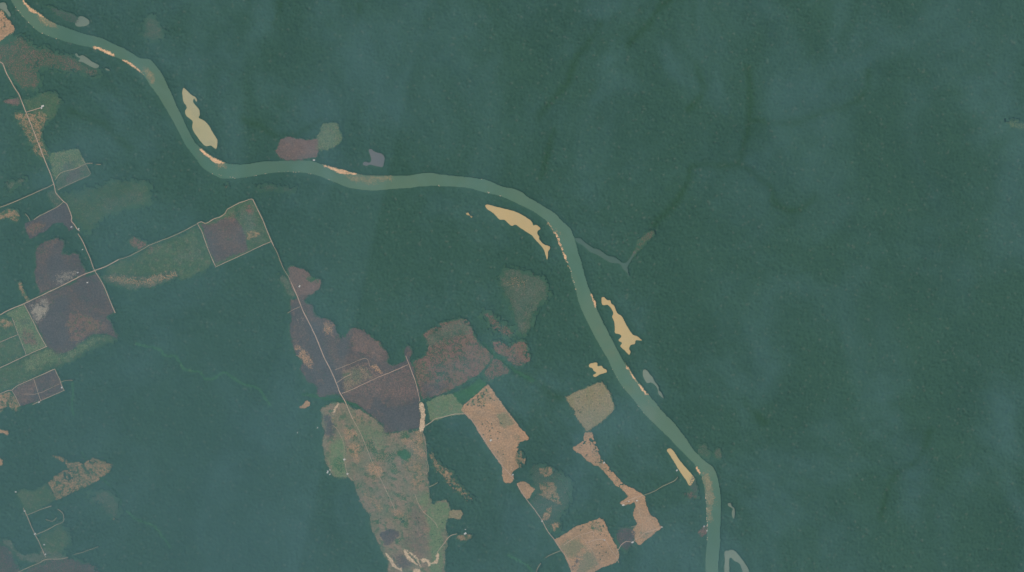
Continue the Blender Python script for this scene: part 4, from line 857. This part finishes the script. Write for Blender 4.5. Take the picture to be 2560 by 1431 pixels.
HOUSES = [
 (107, 266, 20, 24, 14, M_WHITE, 'white-roofed farmhouse at the end of the northwestern spur'), (104, 271, 110, 14, 9, M_TIN, 'tin shed just below the northwestern farmhouse'),
 (179, 568, 30, 16, 9, M_TIN, 'tin-roofed house west of the road end by the stream'), (197, 573, 60, 15, 9, M_WHITE, 'white-roofed house where the western road meets the stream'),
 (207, 625, 30, 13, 9, M_WHITE, 'small white-roofed house left of the road above the crossing'), (219, 707, 10, 12, 9, M_WHITE, 'white-roofed hut south of the road crossing'), (195, 682, 20, 11, 8, M_TIN, 'tin hut north of the main road near the crossing'),
 (785, 401, 0, 18, 11, M_WHITE, 'white-roofed riverside house below the brick red clearing'), (749, 716, 60, 18, 11, M_WHITE, 'white-roofed house beside the north end of the central road'),
 (40, 1230, 0, 13, 9, M_WHITE, 'white-roofed hut at the corner of the dull green southwestern field'), (62, 1278, 0, 12, 9, M_WHITE, 'white-roofed hut above the fenced forest block'), (88, 1335, 30, 18, 11, M_WHITE, 'white-roofed farmhouse at the bend of the southwestern road'),
 (111, 1362, 0, 13, 9, M_TIN, 'tin-roofed house east of the southwestern road'), (114, 1386, 60, 12, 8, M_TIN, 'tin hut at the foot of the southwestern road'), (861, 1149, 10, 18, 13, M_WHITE, 'white-roofed farmhouse on the western grassland track'),
 (869, 1185, 30, 16, 11, M_WHITE, 'white-roofed house at the south end of the western grassland track'), (819, 1180, 80, 24, 15, M_TIN, 'large tin barn at the western tip of the grassland'), (825, 1186, 40, 12, 8, M_TIN, 'small shed beside the large tin barn'),
 (825, 1175, 0, 10, 7, M_WHITE, 'little white hut above the large tin barn'), (793, 1070, 20, 18, 10, M_TIN, 'tin-roofed house at the forest edge west of the grassland'), (1163, 1334, 30, 22, 15, M_WHITE, 'bright white-roofed farmhouse in the reddish farmyard'),
 (1165, 1324, 0, 22, 12, M_TIN, 'tin-roofed cattle shed above the bright farmhouse'), (1227, 1101, 40, 20, 12, M_WHITE, 'white-roofed shed in the long pink pasture'), (1282, 1187, 30, 15, 10, M_TIN, 'tin-roofed house at the tip of the long pink pasture'),
 (1510, 1157, 50, 16, 10, M_WHITE, 'white-roofed house at the upper end of the snaking clearing'), (1558, 1263, 20, 20, 12, M_WHITE, 'white-roofed farmhouse on the west arm of the snaking clearing'), (1572, 1254, 20, 12, 8, M_TIN, 'tin shed on the straight access track'),
 (1592, 1252, 0, 14, 9, M_WHITE, 'white-roofed house beside the straight access track'), (1581, 1356, 20, 20, 12, M_WHITE, 'white-roofed farmhouse on the winding southern road'), (1655, 1318, 0, 12, 9, M_WHITE, 'white-roofed hut at the eastern tip of the snaking clearing'),
 (1692, 1176, 60, 16, 10, M_TIN, 'tin-roofed house beside the narrow slanting lake'), (1760, 1316, 80, 14, 9, M_TIN, 'tin-roofed riverside house in the small reddish clearing'), (1767, 1327, 80, 12, 8, M_WHITE, 'white-roofed hut at the water edge of the small reddish clearing'),
 (1355, 1303, 50, 13, 9, M_WHITE, 'white-roofed hut beside the straight southern road'), (1511, 1350, 0, 13, 9, M_TIN, 'tin-roofed hut in the fenced south field'), (744, 1082, 50, 12, 8, M_TIN, 'lone tin hut in the forest west of the grassland'),
 (155, 969, 60, 16, 10, M_WHITE, 'white-roofed house at the corner of the brown rectangle'), (98, 1006, 25, 14, 9, M_TIN, 'tin-roofed house below the brown rectangle')]
for h in HOUSES:
    house(*h)

# ================================================================== LONE TREES
M_LEAF = plain('pasture_tree_leaves', (.035, .075, .028), .9, (.05, .10, .04))
M_BARK = plain('bark', (.14, .10, .07), .95)
def crown_mesh(seed):
    r3 = random.Random(seed)
    bm = bmesh.new()
    for k in range(6):
        a, rad = 2 * math.pi * k / 5, (3.1 if k < 5 else 0)
        bmesh.ops.create_icosphere(bm, subdivisions=1, radius=r3.uniform(2.2, 3.6))
        vs = bm.verts[-12:] if k == 0 else [v for v in bm.verts if not v.tag]
        for v in vs:
            if v.tag: continue
            v.co *= r3.uniform(.75, 1.2)
            v.co.x += rad * math.cos(a); v.co.y += rad * math.sin(a); v.co.z = v.co.z * .7 + (8.5 if k < 5 else 10.5) + r3.uniform(-.3, .3)
            v.tag = True
    me = bpy.data.meshes.new('crown'); bm.to_mesh(me); bm.free(); me.materials.append(M_LEAF)
    return me
CROWNS = [crown_mesh(s) for s in range(5)]
bm = bmesh.new()
for k, (r_, h_) in enumerate(((.55, 0), (.4, 3), (.28, 8.5))):
    for a in range(6):
        bm.verts.new((r_ * math.cos(a * math.pi / 3), r_ * math.sin(a * math.pi / 3), h_))
bm.verts.ensure_lookup_table()
for k in range(2):
    for a in range(6):
        bm.faces.new((bm.verts[6 * k + a], bm.verts[6 * k + (a + 1) % 6], bm.verts[6 * k + 6 + (a + 1) % 6], bm.verts[6 * k + 6 + a]))
TRUNK = bpy.data.meshes.new('trunk'); bm.to_mesh(TRUNK); bm.free(); TRUNK.materials.append(M_BARK)
TREES = [('-10,36 8,36 30,70 15,85 0,95', 10, 'dark tree standing in the pink corner pasture', 'trees in the corner pasture'),
 ('1165,1012 1219,970 1240,1005 1200,1020', 30, 'dark tree in the northern part of the long pink pasture', 'trees in the long pink pasture north'),
 ('1190,1060 1245,1040 1290,1100 1285,1150 1262,1165 1230,1120', 18, 'dark tree in the southern part of the long pink pasture', 'trees in the long pink pasture south'),
 ('1440,1120 1478,1092 1495,1130 1520,1170 1550,1205 1520,1185 1470,1145', 24, 'dark tree in the upper half of the snaking clearing', 'trees in the snaking clearing'),
 ('1440,1322 1500,1300 1535,1365 1500,1400 1480,1350', 14, 'dark tree in the fenced south field', 'trees in the fenced south field'),
 ('1425,1000 1500,962 1530,1015 1470,1068', 14, 'dark tree in the square olive pasture', 'trees in the square olive pasture'),
 ('880,1080 1050,1100 1050,1200 960,1200 900,1150', 14, 'dark tree on the northern grassland', 'trees on the northern grassland'),
 ('930,1230 1050,1260 1060,1380 980,1370 950,1300', 14, 'dark tree on the southern grassland', 'trees on the southern grassland'),
 ('1080,1260 1110,1260 1105,1400 1080,1400', 14, 'dark tree in the pale green field of the grassland', 'trees in the pale green field'),
 ('75,1000 145,940 150,965 100,995', 6, 'dark tree in the fenced brown rectangle', 'trees in the brown rectangle')]
for s, n, lab, grp in TREES:
    p = P(s); made = 0
    for _ in range(n * 6):
        if made == n: break
        q = np.array([[rnd.uniform(p[:, 0].min(), p[:, 0].max()), rnd.uniform(p[:, 1].min(), p[:, 1].max())]])
        if not inside(p, q[:, 0], q[:, 1])[0]: continue
        gi, gj = int((q[0, 0] - GX0) / STEP), int((q[0, 1] - GY0) / STEP)
        if forest[gj:gj + 2, gi:gi + 2].any(): continue
        o = bpy.data.objects.new('tree', None); COL.objects.link(o)
        o.location = (*W(*q[0]), z - 1.0); o.rotation_euler = (0, 0, rnd.uniform(0, 6.28))
        k = rnd.uniform(.55, .95); o.scale = (k, k, k)
        mx, my = p.mean(0)
        where = ('north' if q[0, 1] < my else 'south') + ('west' if q[0, 0] < mx else 'east')
        lb = ('large ' if k > .82 else 'small ' if k < .68 else 'middling ') + lab.replace(' in the ', ' in the %s of the ' % where, 1).replace(' on the ', ' in the %s of the ' % where, 1)
        tag(o, lb.replace('standing ', ''), 'tree', grp)
        link('trunk', TRUNK, o); link('crown', CROWNS[rnd.randrange(5)], o)
        made += 1

# ================================================================== HAZE AND SMOKE
def vol_box(name, lo, hi, mat):
    me = box_mesh(name, lo[0], hi[0], lo[1], hi[1], lo[2], hi[2], mat)
    return link(name, me)
m = bpy.data.materials.new('haze_air'); m.use_nodes = True
nt = m.node_tree; nt.nodes.remove(nt.nodes['Principled BSDF'])
pv = N(nt, 'ShaderNodeVolumePrincipled')
pv.inputs['Color'].default_value = (0.34, 0.80, 0.92, 1)
pv.inputs['Density'].default_value = 0.10 / 14000
nt.links.new(pv.outputs[0], nt.nodes['Material Output'].inputs['Volume'])
tag(vol_box('haze', (-61000, -61000, -2), (61000, 61000, CAM_H + 400), m), 'pale blue-green haze over the whole lowland', 'haze', kind='stuff')

m = bpy.data.materials.new('smoke_air'); m.use_nodes = True
nt = m.node_tree; nt.nodes.remove(nt.nodes['Principled BSDF'])
pv = N(nt, 'ShaderNodeVolumePrincipled')
pv.inputs['Color'].default_value = (0.44, 0.82, 0.92, 1)
n1 = maprange(nt, pos_noise(nt, 640, 5.0, (1.0, .75), .64, .75, .5), .40, .74)
n2 = maprange(nt, pos_noise(nt, 2600, 2.0, (1, 1), .5, .2), .35, .65, .45, 1.0)
d = math_(nt, 'MULTIPLY', n1, n2)
g = N(nt, 'ShaderNodeNewGeometry'); sx = N(nt, 'ShaderNodeSeparateXYZ'); nt.links.new(g.outputs['Position'], sx.inputs[0])
# smoke bank added to imitate the tint step at the mosaic seam
seam = math_(nt, 'ADD', math_(nt, 'SUBTRACT', sx.outputs[0], math_(nt, 'MULTIPLY', sx.outputs[1], .226)), 1050)
bank = math_(nt, 'MULTIPLY', maprange(nt, seam, -1300, -60, 0, .30), maprange(nt, seam, -25, 30, 1, 0))
d = math_(nt, 'ADD', d, bank)
sw = maprange(nt, math_(nt, 'ADD', math_(nt, 'MULTIPLY', sx.outputs[0], .6), sx.outputs[1]), -3800, 600, .85, 0)  # denser smoke towards the southwest
d = math_(nt, 'ADD', d, sw)
d = math_(nt, 'MULTIPLY', d, 0.20 / 400)
nt.links.new(d, pv.inputs['Density'])
nt.links.new(pv.outputs[0], nt.nodes['Material Output'].inputs['Volume'])
tag(vol_box('smoke', (-9000, -7000, 700), (9000, 7000, 1100), m), 'thin bluish smoke drifting in patches above the forest', 'smoke', kind='stuff')
